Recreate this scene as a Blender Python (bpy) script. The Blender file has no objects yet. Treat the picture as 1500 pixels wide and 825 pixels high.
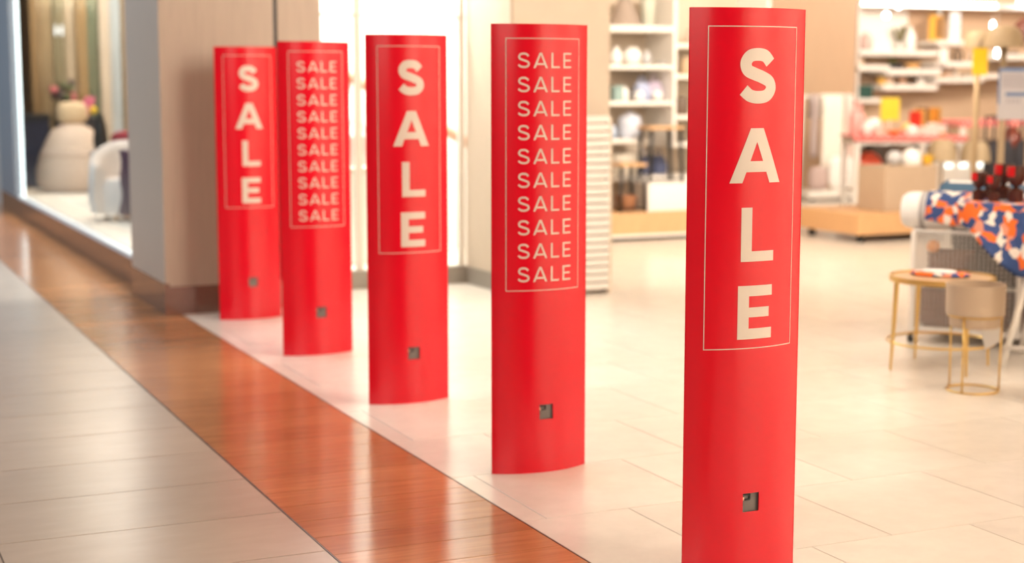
import bpy, bmesh, math, random
from mathutils import Vector, Matrix
random.seed(7)
scn = bpy.context.scene
COL = scn.collection
PI = math.pi

# ------------------------------------------------------------------ camera
FPX, CAMH = 2300.0, 1.403
PITCH, YAW = math.atan(294 / 2300), math.radians(24.26)
CAM = Vector((0, 0, CAMH))
FW = Vector((math.sin(YAW) * math.cos(PITCH), math.cos(YAW) * math.cos(PITCH), -math.sin(PITCH)))
RT = Vector((math.cos(YAW), -math.sin(YAW), 0))
UP = RT.cross(FW)
cd = bpy.data.cameras.new('camera'); cam = bpy.data.objects.new('camera', cd); COL.objects.link(cam)
cam.location = CAM
cam.rotation_euler = Matrix((RT, UP, -FW)).transposed().to_euler()
cd.sensor_width = 36; cd.lens = 36 * FPX / 1500
cd.dof.use_dof = True; cd.dof.focus_distance = 4.33; cd.dof.aperture_fstop = 2.0
cd.clip_end = 200
scn.camera = cam

# ------------------------------------------------------------------ world, lights, exposure
w = bpy.data.worlds.new('world'); scn.world = w; w.use_nodes = True
w.node_tree.nodes['Background'].inputs[0].default_value = (0.72, 0.82, 1.0, 1)
w.node_tree.nodes['Background'].inputs[1].default_value = 0.35
scn.view_settings.view_transform = 'Standard'
scn.view_settings.look = 'None'
scn.view_settings.gamma = 1
scn.view_settings.use_curve_mapping = False
scn.view_settings.exposure = 0.22

def area(name, loc, size, power, col, target=None):
    l = bpy.data.lights.new(name, 'AREA'); l.shape = 'RECTANGLE'
    l.size, l.size_y = size; l.energy = power; l.color = col
    o = bpy.data.objects.new(name, l); COL.objects.link(o); o.location = loc
    if target is not None:
        o.rotation_euler = (Vector(target) - Vector(loc)).to_track_quat('-Z', 'Y').to_euler()
    return o
def spot(name, loc, target, power, col, angle, blend=0.15, r=0.06):
    l = bpy.data.lights.new(name, 'SPOT'); l.energy = power; l.color = col
    l.spot_size = math.radians(angle); l.spot_blend = blend; l.shadow_soft_size = r
    o = bpy.data.objects.new(name, l); COL.objects.link(o); o.location = loc
    o.rotation_euler = (Vector(target) - Vector(loc)).to_track_quat('-Z', 'Y').to_euler()
    return o
WARM, COOL, NEUT = (1, 0.87, 0.74), (0.62, 0.81, 1.0), (1, 0.95, 0.89)
# shop ceiling panels tilted at chosen surfaces; last two added to light the reflection walls
for x, y, p, tgt in ((5.6, 0.2, 170, (3.2, 5.0, 0.6)), (5.2, 4.6, 60, (5.6, 8.5, 0)), (4.0, 6.2, 70, (4.5, 9.4, 1.0)), (6.6, 9.4, 215, (6.9, 12.9, 0.9)),
                     (10.6, 9.0, 120, (11.0, 13.2, 0.6)), (10.6, 13.2, 115, (11.4, 17.0, 1.2)), (14.0, 14.0, 130, (14.2, 17.0, 1.2)), (7.6, 1.5, 250, (9.4, 1.0, 1.2)), (6.8, -0.6, 300, (6.6, -3.0, 1.2))):
    area('shop_ceiling_light_offscreen', (x, y, 3.25), (1.6, 1.2), p, WARM, tgt)
# entrance downlights
for y in (1.6, 3.6, 5.6, 7.6):
    spot('entrance_downlight_offscreen', (2.95, y, 3.28), (3.05, y, 0), 70, NEUT, 44, 0.1, 0.08)
# mall corridor
area('mall_light_offscreen', (-1.2, -2.5, 4.2), (3.5, 5), 215, (1, 0.86, 0.72), (1.5, 5, 0.6))  # added behind the camera to brighten the cover and pillar fronts
area('mall_light_offscreen', (-1.6, 5.0, 4.3), (2.2, 7), 110, (1, 0.88, 0.76))
area('mall_light_offscreen', (-1.6, 16.0, 4.3), (2.2, 14), 560, COOL)
# window display
area('display_light_offscreen', (3.0, 16.5, 2.95), (1.2, 4.5), 190, WARM)
area('display_light_offscreen', (2.45, 12.6, 2.95), (0.5, 2.0), 45, NEUT)
area('niche_light_offscreen', (3.7, 10.55, 3.1), (1.2, 0.5), 140, NEUT)

# ------------------------------------------------------------------ helpers
def ray(x, y): return FW + RT * ((x - 750) / FPX) - UP * ((y - 412.5) / FPX)
def fl(x, y, z=0.0):
    d = ray(x, y); return CAM + d * ((z - CAMH) / d.z)
def atY(x, y, Y):
    d = ray(x, y); return CAM + d * (Y / d.y)
def atX(x, y, X):
    d = ray(x, y); return CAM + d * (X / d.x)
def colX(x, Y): return atY(x, 300, Y).x         # world X of an image column at wall distance Y
def rowZ(y, Y, x=1350): return atY(x, y, Y).z

MATS = {}
def mat(name, col, rough=0.5, metal=0.0, emit=None, es=0.0, spec=0.5, alpha=None, trans=0.0, var=0.0, vscale=8.0, vstretch=(1, 1, 1), bump=0.0, coat=0.0, rnd=0.0):
    if name in MATS: return MATS[name]
    m = bpy.data.materials.new(name); m.use_nodes = True; MATS[name] = m
    nt = m.node_tree; b = nt.nodes['Principled BSDF']
    b.inputs['Base Color'].default_value = (*col, 1)
    b.inputs['Roughness'].default_value = rough; b.inputs['Metallic'].default_value = metal
    b.inputs['Specular IOR Level'].default_value = spec
    b.inputs['Transmission Weight'].default_value = trans
    b.inputs['Coat Weight'].default_value = coat
    if emit:
        b.inputs['Emission Color'].default_value = (*emit, 1); b.inputs['Emission Strength'].default_value = es
    if var or bump or rnd:
        tc = nt.nodes.new('ShaderNodeTexCoord'); mp = nt.nodes.new('ShaderNodeMapping')
        mp.inputs['Scale'].default_value = vstretch
        nt.links.new(tc.outputs['Object'], mp.inputs['Vector'])
        oi = nt.nodes.new('ShaderNodeObjectInfo')
        ofs = nt.nodes.new('ShaderNodeVectorMath'); ofs.operation = 'MULTIPLY_ADD'
        ofs.inputs[1].default_value = (1, 1, 1)
        cmb = nt.nodes.new('ShaderNodeCombineXYZ')
        mu = nt.nodes.new('ShaderNodeMath'); mu.operation = 'MULTIPLY'; mu.inputs[1].default_value = 37.0
        nt.links.new(oi.outputs['Random'], mu.inputs[0])
        for k in range(3): nt.links.new(mu.outputs[0], cmb.inputs[k])
        nt.links.new(mp.outputs[0], ofs.inputs[0]); nt.links.new(cmb.outputs[0], ofs.inputs[2])
        nz = nt.nodes.new('ShaderNodeTexNoise'); nz.inputs['Scale'].default_value = vscale
        nz.inputs['Detail'].default_value = 5; nz.inputs['Roughness'].default_value = 0.6
        nt.links.new(ofs.outputs[0], nz.inputs['Vector'])
        mr = nt.nodes.new('ShaderNodeMapRange')
        mr.inputs[1].default_value = 0.25; mr.inputs[2].default_value = 0.75
        mr.inputs[3].default_value = 1 - var; mr.inputs[4].default_value = 1 + var
        nt.links.new(nz.outputs['Fac'], mr.inputs[0])
        m2 = nt.nodes.new('ShaderNodeMapRange'); m2.inputs[3].default_value = 1 - rnd; m2.inputs[4].default_value = 1 + rnd
        nt.links.new(oi.outputs['Random'], m2.inputs[0])
        m3 = nt.nodes.new('ShaderNodeMath'); m3.operation = 'MULTIPLY'
        nt.links.new(mr.outputs[0], m3.inputs[0]); nt.links.new(m2.outputs[0], m3.inputs[1])
        sc = nt.nodes.new('ShaderNodeVectorMath'); sc.operation = 'SCALE'; sc.inputs[0].default_value = col
        nt.links.new(m3.outputs[0], sc.inputs['Scale'])
        nt.links.new(sc.outputs[0], b.inputs['Base Color'])
        if bump:
            bp = nt.nodes.new('ShaderNodeBump'); bp.inputs['Strength'].default_value = bump; bp.inputs['Distance'].default_value = 0.002
            nt.links.new(nz.outputs['Fac'], bp.inputs['Height']); nt.links.new(bp.outputs[0], b.inputs['Normal'])
    return m

class MB:
    """collects simple shapes and becomes ONE mesh"""
    def __init__(s): s.v = []; s.f = []; s.smooth = []
    def add(s, vs, fs, sm=False):
        o = len(s.v); s.v += [tuple(v) for v in vs]
        s.f += [tuple(i + o for i in f) for f in fs]; s.smooth += [sm] * len(fs); return s
    def box(s, x0, x1, y0, y1, z0, z1):
        vs = [(x, y, z) for z in (z0, z1) for y in (y0, y1) for x in (x0, x1)]
        return s.add(vs, [(0, 2, 3, 1), (4, 5, 7, 6), (0, 1, 5, 4), (2, 6, 7, 3), (0, 4, 6, 2), (1, 3, 7, 5)])
    def bevbox(s, x0, x1, y0, y1, z0, z1, b=0.01):
        # box with chamfered vertical and top edges
        def ring(i, z): 
            X0, X1, Y0, Y1 = x0 + i, x1 - i, y0 + i, y1 - i
            return [(X0 + b, Y0, z), (X1 - b, Y0, z), (X1, Y0 + b, z), (X1, Y1 - b, z), (X1 - b, Y1, z), (X0 + b, Y1, z), (X0, Y1 - b, z), (X0, Y0 + b, z)]
        rs = [ring(b, z0), ring(0, z0 + b), ring(0, z1 - b), ring(b, z1)]
        return s.loft(rs, cap=True, sm=False)
    def loft(s, rings, cap=True, sm=True, closed=True):
        n = len(rings[0]); vs = [p for r in rings for p in r]; fs = []
        for k in range(len(rings) - 1):
            for i in range(n if closed else n - 1):
                j = (i + 1) % n
                fs.append((k * n + i, k * n + j, (k + 1) * n + j, (k + 1) * n + i))
        s.add(vs, fs, sm)
        if cap:
            s.add(rings[0], [tuple(reversed(range(n)))]); s.add(rings[-1], [tuple(range(n))])
        return s
    def lathe(s, prof, n=24, c=(0, 0), cap=True, sm=True, z=0):
        rings = [[(c[0] + r * math.cos(2 * PI * i / n), c[1] + r * math.sin(2 * PI * i / n), z + h) for i in range(n)] for r, h in prof]
        return s.loft(rings, cap, sm)
    def tube(s, pts, r, n=8, closed=False, sm=True, cap=True):
        pts = [Vector(p) for p in pts]; rings = []; N = len(pts)
        for k, p in enumerate(pts):
            a = pts[(k - 1) % N] if (closed or k) else p; b = pts[(k + 1) % N] if (closed or k < N - 1) else p
            t = (b - a).normalized()
            up = Vector((0, 0, 1)) if abs(t.z) < 0.95 else Vector((0, 1, 0))
            e1 = t.cross(up).normalized(); e2 = e1.cross(t)
            rr = r[k] if isinstance(r, (list, tuple)) else r
            rings.append([tuple(p + e1 * rr * math.cos(2 * PI * i / n) + e2 * rr * math.sin(2 * PI * i / n)) for i in range(n)])
        if closed: rings.append(rings[0])
        return s.loft(rings, cap and not closed, sm)
    def ring(s, c, R, r, n=32, m=8, sy=1.0):
        return s.tube([(c[0] + R * math.cos(2 * PI * i / n), c[1] + R * sy * math.sin(2 * PI * i / n), c[2]) for i in range(n)], r, m, closed=True)
    def ell(s, c, r, n=20, m=12, pw=1.0):
        rings = []
        for k in range(m + 1):
            th = -PI / 2 + PI * k / m
            ct, st = max(math.cos(th), 0.001), math.sin(th)
            ct2 = ct ** pw; st2 = math.copysign(abs(st) ** pw, st)
            rings.append([(c[0] + r[0] * ct2 * math.cos(2 * PI * i / n), c[1] + r[1] * ct2 * math.sin(2 * PI * i / n), c[2] + r[2] * st2) for i in range(n)])
        return s.loft(rings, True, True)
    def sphere(s, c, r): return s.ell(c, (r, r, r))
    def grid(s, P, sm=True):
        n = len(P[0]); vs = [p for r in P for p in r]
        fs = [(k * n + i, k * n + i + 1, (k + 1) * n + i + 1, (k + 1) * n + i) for k in range(len(P) - 1) for i in range(n - 1)]
        return s.add(vs, fs, sm)
    def patch(s, a0, a1, b0, b1, n=1, m=1):
        """bilinear 2-D patch, a0->a1 bottom edge, b0->b1 top edge, in (s, z)"""
        P = []
        for k in range(n + 1):
            t = k / n; l = [a0[i] + (b0[i] - a0[i]) * t for i in (0, 1)]; r = [a1[i] + (b1[i] - a1[i]) * t for i in (0, 1)]
            P.append([(l[0] + (r[0] - l[0]) * j / m, l[1] + (r[1] - l[1]) * j / m) for j in range(m + 1)])
        return s.grid(P, False)
    def mesh(s, name, m=None):
        me = bpy.data.meshes.new(name); me.from_pydata([tuple(v) for v in s.v], [], s.f)
        me.polygons.foreach_set('use_smooth', s.smooth)
        bm = bmesh.new(); bm.from_mesh(me)
        bmesh.ops.remove_doubles(bm, verts=bm.verts, dist=1e-5)
        bmesh.ops.recalc_face_normals(bm, faces=bm.faces)
        for e in bm.edges:
            if len(e.link_faces) == 2 and e.calc_face_angle(0) > 0.75: e.smooth = False
        bm.to_mesh(me); bm.free()
        if m: me.materials.append(m)
        return me
    def build(s, name, m, parent=None, loc=(0, 0, 0), rotz=0.0, bevel=0.0, solid=0.0):
        return link(name, s.mesh(name, m), parent, loc, rotz, bevel, solid)

def link(name, me, parent=None, loc=(0, 0, 0), rotz=0.0, bevel=0.0, solid=0.0):
    o = bpy.data.objects.new(name, me); COL.objects.link(o)
    o.location = loc; o.rotation_euler = (0, 0, rotz); o.parent = parent
    if solid:
        md = o.modifiers.new('thickness', 'SOLIDIFY'); md.thickness = solid; md.offset = 0
    if bevel:
        md = o.modifiers.new('bevel', 'BEVEL'); md.width = bevel; md.segments = 2; md.limit_method = 'ANGLE'
    return o
def tag(o, label, cat, group=None):
    o['label'] = label; o['category'] = cat
    if group: o['group'] = group
    return o
def thing(name, label, cat, loc=(0, 0, 0), rotz=0.0, group=None):
    o = bpy.data.objects.new(name, None); COL.objects.link(o); o.empty_display_size = 0.1
    o.location = loc; o.rotation_euler = (0, 0, rotz)
    return tag(o, label, cat, group)
def struct(name, mb, m, label=None, **k):
    o = mb.build(name, m, **k); o['kind'] = 'structure'
    if label: o['label'] = label
    return o
def one(name, mb, m, label, cat, loc, rotz=0.0, group=None, **k):
    return tag(mb.build(name, m, None, loc, rotz, **k), label, cat, group)

# ------------------------------------------------------------------ materials
M_STILE = mat('beige_stone', (0.70, 0.64, 0.56), 0.24, var=0.06, vscale=9, rnd=0.035, spec=0.45)
M_MTILE = mat('pale_porcelain', (0.45, 0.36, 0.29), 0.27, var=0.05, vscale=5, vstretch=(1, 3, 1), rnd=0.03, spec=0.35)
M_GROUT = mat('grout', (0.16, 0.12, 0.09), 0.8)
M_WHITE = mat('white_lacquer', (0.83, 0.79, 0.73), 0.4)
M_METAL = mat('brushed_steel', (0.36, 0.40, 0.43), 0.32, 0.75, var=0.08, vscale=4)
M_GOLD = mat('brass', (0.72, 0.48, 0.16), 0.3, 0.9)
M_BLACK = mat('black_metal', (0.018, 0.017, 0.017), 0.4)
M_DARK = mat('dark_fabric', (0.03, 0.028, 0.035), 0.8)
M_WOOD = mat('oak', (0.60, 0.37, 0.19), 0.45, var=0.12, vscale=6, vstretch=(12, 1, 1))
M_PANEL = mat('taupe_laminate', (0.45, 0.36, 0.285), 0.5, var=0.07, vscale=5, vstretch=(14, 14, 0.6))
M_PANELG = mat('grey_laminate', (0.46, 0.42, 0.38), 0.5, var=0.05, vscale=5, vstretch=(14, 14, 0.6))
M_BEIGE = mat('beige_plaster', (0.62, 0.52, 0.41), 0.7, var=0.03, vscale=6)
M_CREAM = mat('cream_paint', (0.76, 0.69, 0.59), 0.6, var=0.02, vscale=4)
M_TAN = mat('tan_laminate', (0.46, 0.31, 0.195), 0.5, var=0.05, vscale=5, vstretch=(10, 10, 0.6))
M_RED = mat('red_vinyl', (0.66, 0.0015, 0.016), 0.21, spec=0.52)
M_PRINT = mat('cream_print', (0.66, 0.58, 0.50), 0.45)
M_GREYP = mat('grey_plastic', (0.17, 0.15, 0.14), 0.4, 0.3)
M_LED = mat('led_strip', (1, 1, 1), 0.5, emit=(0.78, 0.97, 1.0), es=3)
M_LEDW = mat('warm_led', (1, 1, 1), 0.5, emit=(1, 0.96, 0.86), es=5)
def glass_mat(name, tint, ior=1.45, refl=0.06):
    m = bpy.data.materials.new(name); m.use_nodes = True; nt = m.node_tree
    nt.nodes.remove(nt.nodes['Principled BSDF'])
    out = nt.nodes['Material Output']
    t = nt.nodes.new('ShaderNodeBsdfTransparent'); t.inputs[0].default_value = (*tint, 1)
    g = nt.nodes.new('ShaderNodeBsdfGlossy'); g.inputs['Roughness'].default_value = 0.01
    fr = nt.nodes.new('ShaderNodeFresnel'); fr.inputs[0].default_value = ior
    mx = nt.nodes.new('ShaderNodeMixShader')
    ge = nt.nodes.new('ShaderNodeNewGeometry'); sb_ = nt.nodes.new('ShaderNodeMath'); sb_.operation = 'SUBTRACT'; sb_.use_clamp = True
    nt.links.new(fr.outputs[0], sb_.inputs[0]); nt.links.new(ge.outputs['Backfacing'], sb_.inputs[1]); nt.links.new(sb_.outputs[0], mx.inputs[0]); nt.links.new(t.outputs[0], mx.inputs[1]); nt.links.new(g.outputs[0], mx.inputs[2])
    nt.links.new(mx.outputs[0], out.inputs[0]); return m
M_GLASS = glass_mat('shop_glass', (0.94, 0.97, 0.97), 1.3)
M_CLEAR = glass_mat('clear_glass', (0.93, 0.92, 0.9), 1.4)

def plank_mat():
    m = mat('cherry_plank', (0.44, 0.19, 0.08), 0.16, var=0.22, vscale=3.2, vstretch=(1.2, 16, 1), rnd=0.14, spec=0.5)
    return m
M_PLANK = plank_mat()

def print_cloth():
    m = bpy.data.materials.new('printed_cloth'); m.use_nodes = True; nt = m.node_tree
    b = nt.nodes['Principled BSDF']; b.inputs['Roughness'].default_value = 0.85
    tc = nt.nodes.new('ShaderNodeTexCoord')
    nz = nt.nodes.new('ShaderNodeTexNoise'); nz.inputs['Scale'].default_value = 9
    mx = nt.nodes.new('ShaderNodeVectorMath'); mx.operation = 'MULTIPLY_ADD'
    mx.inputs[1].default_value = (0.06, 0.06, 0.06)
    nt.links.new(tc.outputs['Object'], nz.inputs['Vector'])
    nt.links.new(nz.outputs['Color'], mx.inputs[0]); nt.links.new(tc.outputs['Object'], mx.inputs[2])
    vo = nt.nodes.new('ShaderNodeTexVoronoi'); vo.inputs['Scale'].default_value = 26
    nt.links.new(mx.outputs[0], vo.inputs['Vector'])
    sp = nt.nodes.new('ShaderNodeSeparateColor'); nt.links.new(vo.outputs['Color'], sp.inputs[0])
    cr = nt.nodes.new('ShaderNodeValToRGB'); cr.color_ramp.interpolation = 'CONSTANT'
    e = cr.color_ramp.elements
    e[0].position = 0; e[0].color = (0.035, 0.075, 0.22, 1); e[1].position = 0.36; e[1].color = (0.85, 0.17, 0.025, 1)
    for p, c in ((0.66, (0.80, 0.74, 0.66, 1)), (0.78, (0.05, 0.09, 0.26, 1)), (0.9, (0.75, 0.30, 0.20, 1))):
        q = e.new(p); q.color = c
    nt.links.new(sp.outputs[0], cr.inputs[0]); nt.links.new(cr.outputs[0], b.inputs['Base Color'])
    return m
M_CLOTH = print_cloth()
def gingham():
    m = bpy.data.materials.new('red_gingham'); m.use_nodes = True; nt = m.node_tree
    b = nt.nodes['Principled BSDF']; b.inputs['Roughness'].default_value = 0.8
    tc = nt.nodes.new('ShaderNodeTexCoord'); ck = nt.nodes.new('ShaderNodeTexChecker')
    ck.inputs['Scale'].default_value = 28; ck.inputs[1].default_value = (0.75, 0.06, 0.07, 1); ck.inputs[2].default_value = (0.85, 0.42, 0.36, 1)
    nt.links.new(tc.outputs['Object'], ck.inputs['Vector']); nt.links.new(ck.outputs['Color'], b.inputs['Base Color'])
    return m
M_GING = gingham()
def fab(name, col, rough=0.85): return mat(name, col, rough, var=0.05, vscale=20)

# ------------------------------------------------------------------ floor
TB = MB().box(-6, 17, -8, 34, -0.06, -0.006)
floor = struct('floor', TB, M_GROUT)
TILES = {}
def tile(name, x0, x1, y0, y1, m, gap):
    key = (name, round(x1 - x0, 3), round(y1 - y0, 3), m.name)
    if key not in TILES:
        wx, wy = (x1 - x0) / 2 - gap, (y1 - y0) / 2 - gap; b = 0.0005
        mb = MB(); mb.loft([[(sx * (wx - i), sy * (wy - i), z) for sx, sy in ((-1, -1), (1, -1), (1, 1), (-1, 1))] for i, z in ((0, -0.008), (0, -b), (b, 0))], True, False)
        TILES[key] = mb.mesh(name, m)
    return link(name, TILES[key], floor, ((x0 + x1) / 2, (y0 + y1) / 2, 0))
def tiles_joined(name, rects, m, gap):
    mb = MB()
    for x0, x1, y0, y1 in rects: mb.box(x0 + gap, x1 - gap, y0 + gap, y1 - gap, -0.008, 0)
    o = mb.build(name, m, floor); o['kind'] = 'stuff'
WX0, WX1 = 1.375, 2.045
# mall side: long porcelain tiles
rest = []
for k in range(-26, 62):
    y0 = 4.41 + 0.4705 * (k); y1 = y0 + 0.4705
    if y1 > 33: break
    for c in range(-8, 1):
        x1 = WX0 + 0.9 * c; x0 = x1 - 0.9
        if c >= -1 and 3.6 < y0 < 17: tile('floor_tile', x0, x1, y0, y1, M_MTILE, 0.0026)
        else: rest.append((x0, x1, y0, y1))
tiles_joined('outer_floor_tiles', rest, M_MTILE, 0.0026)
# wood strip
rest = []
for k in range(-66, 150):
    y0 = 4.17 + 0.1905 * k; y1 = y0 + 0.1905
    if 3.5 < y0 < 16: tile('plank', WX0 + 0.004, WX1 - 0.003, y0, y1, M_PLANK, 0.0014)
    else: rest.append((WX0 + 0.004, WX1 - 0.003, y0, y1))
tiles_joined('outer_planks', rest, M_PLANK, 0.0014)
# shop side: beige stone in half bond
rest = []
for k in range(-18, 26):
    y0 = 3.843 + 0.611 * k; y1 = y0 + 0.611; off = 2.13 + (0.3 if k % 2 == 0 else 0.0)
    xs = [WX1] + [off + 0.6 * i for i in range(0, 25)]
    for x0, x1 in zip(xs, xs[1:]):
        if y0 > 10.1 and x0 < 4.9: continue
        if x1 > 16.9: continue
        if x0 < 7.2 and 3.0 < y0 < 12.4 and (x0 < 0.75 * y0 + 1.2): tile('stone_tile', x0, x1, y0, y1, M_STILE, 0.0018)
        else: rest.append((x0, x1, y0, y1))
tiles_joined('outer_stone_tiles', rest, M_STILE, 0.0018)
# thin metal dividing strips
for n, x in (('divider_strip', WX0 + 0.0015), ('divider_strip', WX1 - 0.0005)):
    MB().box(x - 0.002, x + 0.002, -8, 33, -0.008, 0.0004).build(n, mat('bronze_strip', (0.12, 0.09, 0.07), 0.4, 0.6), floor)

# ------------------------------------------------------------------ shell
struct('ceiling', MB().box(WX1, 17, -8, 22, 3.4, 3.5), M_CREAM)
o = struct('ceiling_mall', MB().box(-6, WX1, -8, 34, 4.5, 4.6), mat('mall_ceiling', (0.45, 0.43, 0.41), 0.7))
struct('wall_fascia', MB().box(1.95, WX1, -8, 34, 2.9, 4.5), M_PANELG)
struct('wall_opposite', MB().box(-6.1, -6, -8, 34, 0, 4.6), mat('opposite_wall', (0.22, 0.20, 0.19), 0.5))
struct('wall_behind', MB().box(-6, 17, -8.1, -8, 0, 4.6), mat('behind_wall', (0.16, 0.13, 0.12), 0.6))
struct('wall_end', MB().box(-6, 17, 34, 34.1, 0, 4.6), mat('far_end_wall', (0.42, 0.31, 0.2), 0.6))
struct('wall_right', MB().box(17, 17.1, -8, 34, 0, 4.6), M_CREAM)
struct('wall_reflect_side', MB().box(9.5, 9.6, -3, 7.6, 0, 3.4), M_CREAM)  # unseen wall added to brighten the right side of the covers by reflection
struct('wall_reflect_end', MB().box(4.4, 9.6, -3.1, -3, 0, 3.4), M_CREAM)  # unseen wall added so the covers mirror a bright band

# clad pillar at the shop corner
pil = struct('wall_pillar', MB().box(1.962, 2.93, 9.412, 10.44, 0, 4.5), M_BLACK)
MB().box(1.95, 1.972, 9.4, 10.45, 0.19, 4.5).build('side_panel', M_PANEL, pil)
MB().box(1.972, 2.645, 9.4, 9.42, 0.17, 3.4).build('front_panel', M_PANEL, pil)
MB().box(2.672, 2.945, 9.4, 9.42, 0.17, 3.4).build('front_panel', M_PANEL, pil)
MB().box(2.925, 2.945, 9.42, 10.45, 0.17, 3.4).build('side_panel', M_PANEL, pil)
base = mat('plinth_gloss', (0.20, 0.115, 0.085), 0.14, 0.0, spec=0.9, var=0.06, vscale=3)
MB().box(1.944, 1.972, 9.392, 10.45, 0, 0.19).build('plinth_plate', base, pil)
MB().box(1.972, 2.13, 9.392, 9.42, 0, 0.17).build('plinth_plate', base, pil)
MB().box(2.133, 2.945, 9.396, 9.42, 0, 0.17).build('plinth_plate', base, pil)

# second column
c2 = struct('wall_column', MB().box(4.205, 4.905, 9.335, 10.08, 0, 3.4), M_BEIGE)
MB().box(4.195, 4.207, 9.335, 10.08, 0.12, 3.4).build('side_panel', M_BEIGE, c2)
MB().box(4.207, 4.915, 9.325, 9.337, 0.0, 3.4).build('front_panel', M_BEIGE, c2)
MB().box(4.188, 4.207, 9.325, 10.08, 0, 0.12).build('plinth_plate', mat('grey_plinth', (0.30, 0.27, 0.23), 0.5), c2)

# glazed niche between pillar and column
nb = struct('wall_niche', MB().box(2.95, 5.2, 11.4, 11.5, 0, 3.4), mat('niche_white', (0.85, 0.82, 0.78), 0.6))
MB().box(2.945, 4.9, 10.17, 11.4, 0.0, 0.1).build('display_floor', M_CREAM, nb)
MB().box(4.9, 4.95, 10.08, 11.4, 0, 3.4).build('side_wall', mat('niche_white', (0, 0, 0)), nb)
w3 = struct('window_3', MB().box(2.945, 4.2, 10.11, 10.12, 0.12, 3.2), M_GLASS)
MB().box(2.945, 4.2, 10.07, 10.17, 0, 0.12).build('window_sill', mat('grey_plinth', (0, 0, 0)), w3)
for x in (3.42, 4.17):
    MB().box(x - 0.02, x + 0.02, 10.09, 10.14, 0.12, 3.2).build('mullion', mat('pale_mullion', (0.75, 0.70, 0.62), 0.5), w3)
MB().box(2.945, 4.2, 10.1, 10.13, 1.83, 1.85).build('mullion', mat('pale_mullion', (0, 0, 0)), w3)
# what stands in the niche
g = thing('stair_rail', 'sloping wooden handrail on thin white posts behind glass by the column', 'handrail', (3.9, 10.95, 0.1))
MB().tube([(-0.3, 0, 1.36), (0.75, 0, 0.80)], 0.04, 10).build('handrail', fab('pinkish_wood', (0.62, 0.35, 0.25)), g)
for x in (-0.25, 0.2, 0.7):
    z = 1.36 - 0.533 * (x + 0.3); MB().tube([(x, 0, 0), (x, 0, z)], 0.012, 8).build('post', M_WHITE, g)
g = thing('display_stand', 'white square display stand in the glazed niche', 'stand', (3.62, 10.75, 0.1))
MB().bevbox(-0.16, 0.16, -0.15, 0.15, 0, 0.66, 0.01).build('body', M_WHITE, g); MB().bevbox(-0.19, 0.19, -0.18, 0.18, 0.66, 0.70, 0.01).build('top_board', M_CREAM, g)
g = thing('handbag', 'small dusty pink handbag on the white display stand', 'bag', (3.62, 10.75, 0.8))
MB().loft([[(sx * wx, sy * 0.06, z) for sx, sy in ((-1, -1), (1, -1), (1, 1), (-1, 1))] for wx, z in ((0.13, 0), (0.14, 0.12), (0.10, 0.22))], True, False).build('body', fab('dusty_pink', (0.72, 0.45, 0.42)), g, bevel=0.015)
MB().tube([(0.07 * math.cos(a), 0, 0.21 + 0.12 * math.sin(a)) for a in [PI * i / 10 for i in range(11)]], 0.008, 6).build('handle', fab('dusty_pink', (0, 0, 0)), g)

# ------------------------------------------------------------------ left shop window
w1 = struct('window_1', MB().box(2.075, 2.087, 10.45, 17.2, 0.2, 2.9), M_GLASS)
MB().box(2.03, 2.13, 10.45, 18.6, 0, 0.18).build('window_sill', base, w1)
MB().box(2.045, 2.105, 10.45, 17.2, 0.18, 0.205).build('window_frame', mat('pale_rail', (0.8, 0.84, 0.85), 0.3), w1)
MB().box(2.09, 2.118, 17.2, 17.23, 0.18, 2.9).build('light_strip', M_LED, w1)
struct('wall_window_pier', MB().box(2.03, 2.12, 17.26, 18.6, 0.18, 4.5), mat('pier_grey', (0.21, 0.22, 0.24), 0.5))
struct('wall_far_left', MB().box(2.03, 2.13, 18.6, 34, 0, 4.5), M_PANELG)
struct('wall_display_back', MB().box(2.2, 6, 22.0, 22.1, 0, 3.4), mat('brown_backdrop', (0.34, 0.21, 0.10), 0.5))
sb = struct('wall_display_side', MB().box(4.4, 4.5, 11.5, 22, 0, 3.4), mat('brown_backdrop', (0, 0, 0)))
struct('floor_display', MB().box(2.13, 2.9, 10.5, 11.5, 0.0, 0.2).box(2.13, 4.4, 11.5, 22, 0.0, 0.2), M_CREAM)
struct('ceiling_display', MB().box(2.13, 2.9, 10.5, 11.5, 3.0, 3.05).box(2.13, 4.4, 11.5, 22, 3.0, 3.05), mat('brown_backdrop', (0, 0, 0)))
# backdrop boards of many tones along the display wall
bd_cols = [(0.35, 0.22, 0.10), (0.46, 0.33, 0.18), (0.28, 0.24, 0.14), (0.62, 0.50, 0.36), (0.42, 0.27, 0.12), (0.16, 0.20, 0.13), (0.7, 0.6, 0.48), (0.55, 0.62, 0.66), (0.40, 0.30, 0.2), (0.72, 0.66, 0.56), (0.6, 0.5, 0.4)]
bd = thing('backdrop_screen', 'tall folding backdrop of brown, gold and cream vertical boards behind the window display', 'screen', (2.45, 18.9, 0.2))
for i, c in enumerate(bd_cols):
    x = 0.0 + i * 0.13
    MB().box(x, x + 0.12, (i % 2) * 0.05, (i % 2) * 0.05 + 0.03, 0, 2.6).build('board', mat('board_tone_%d' % i, c, 0.3, 0.15, var=0.2, vscale=3, vstretch=(6, 6, 0.7)), bd)
ob = thing('hanging_ornament', 'cluster of thin shiny rods hanging behind the window glass', 'ornament', (2.62, 18.0, 0.2))
for i in range(9):
    zz = 1.05 + 0.12 * random.random()
    MB().tube([(i * 0.075 - 0.2, 0.02 * (i % 3), zz), (i * 0.075 - 0.2, 0.02 * (i % 3), 2.75)], 0.007, 6).build('rod', mat('shiny_rod', (0.85, 0.78, 0.6), 0.15, 0.9), ob)
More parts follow.
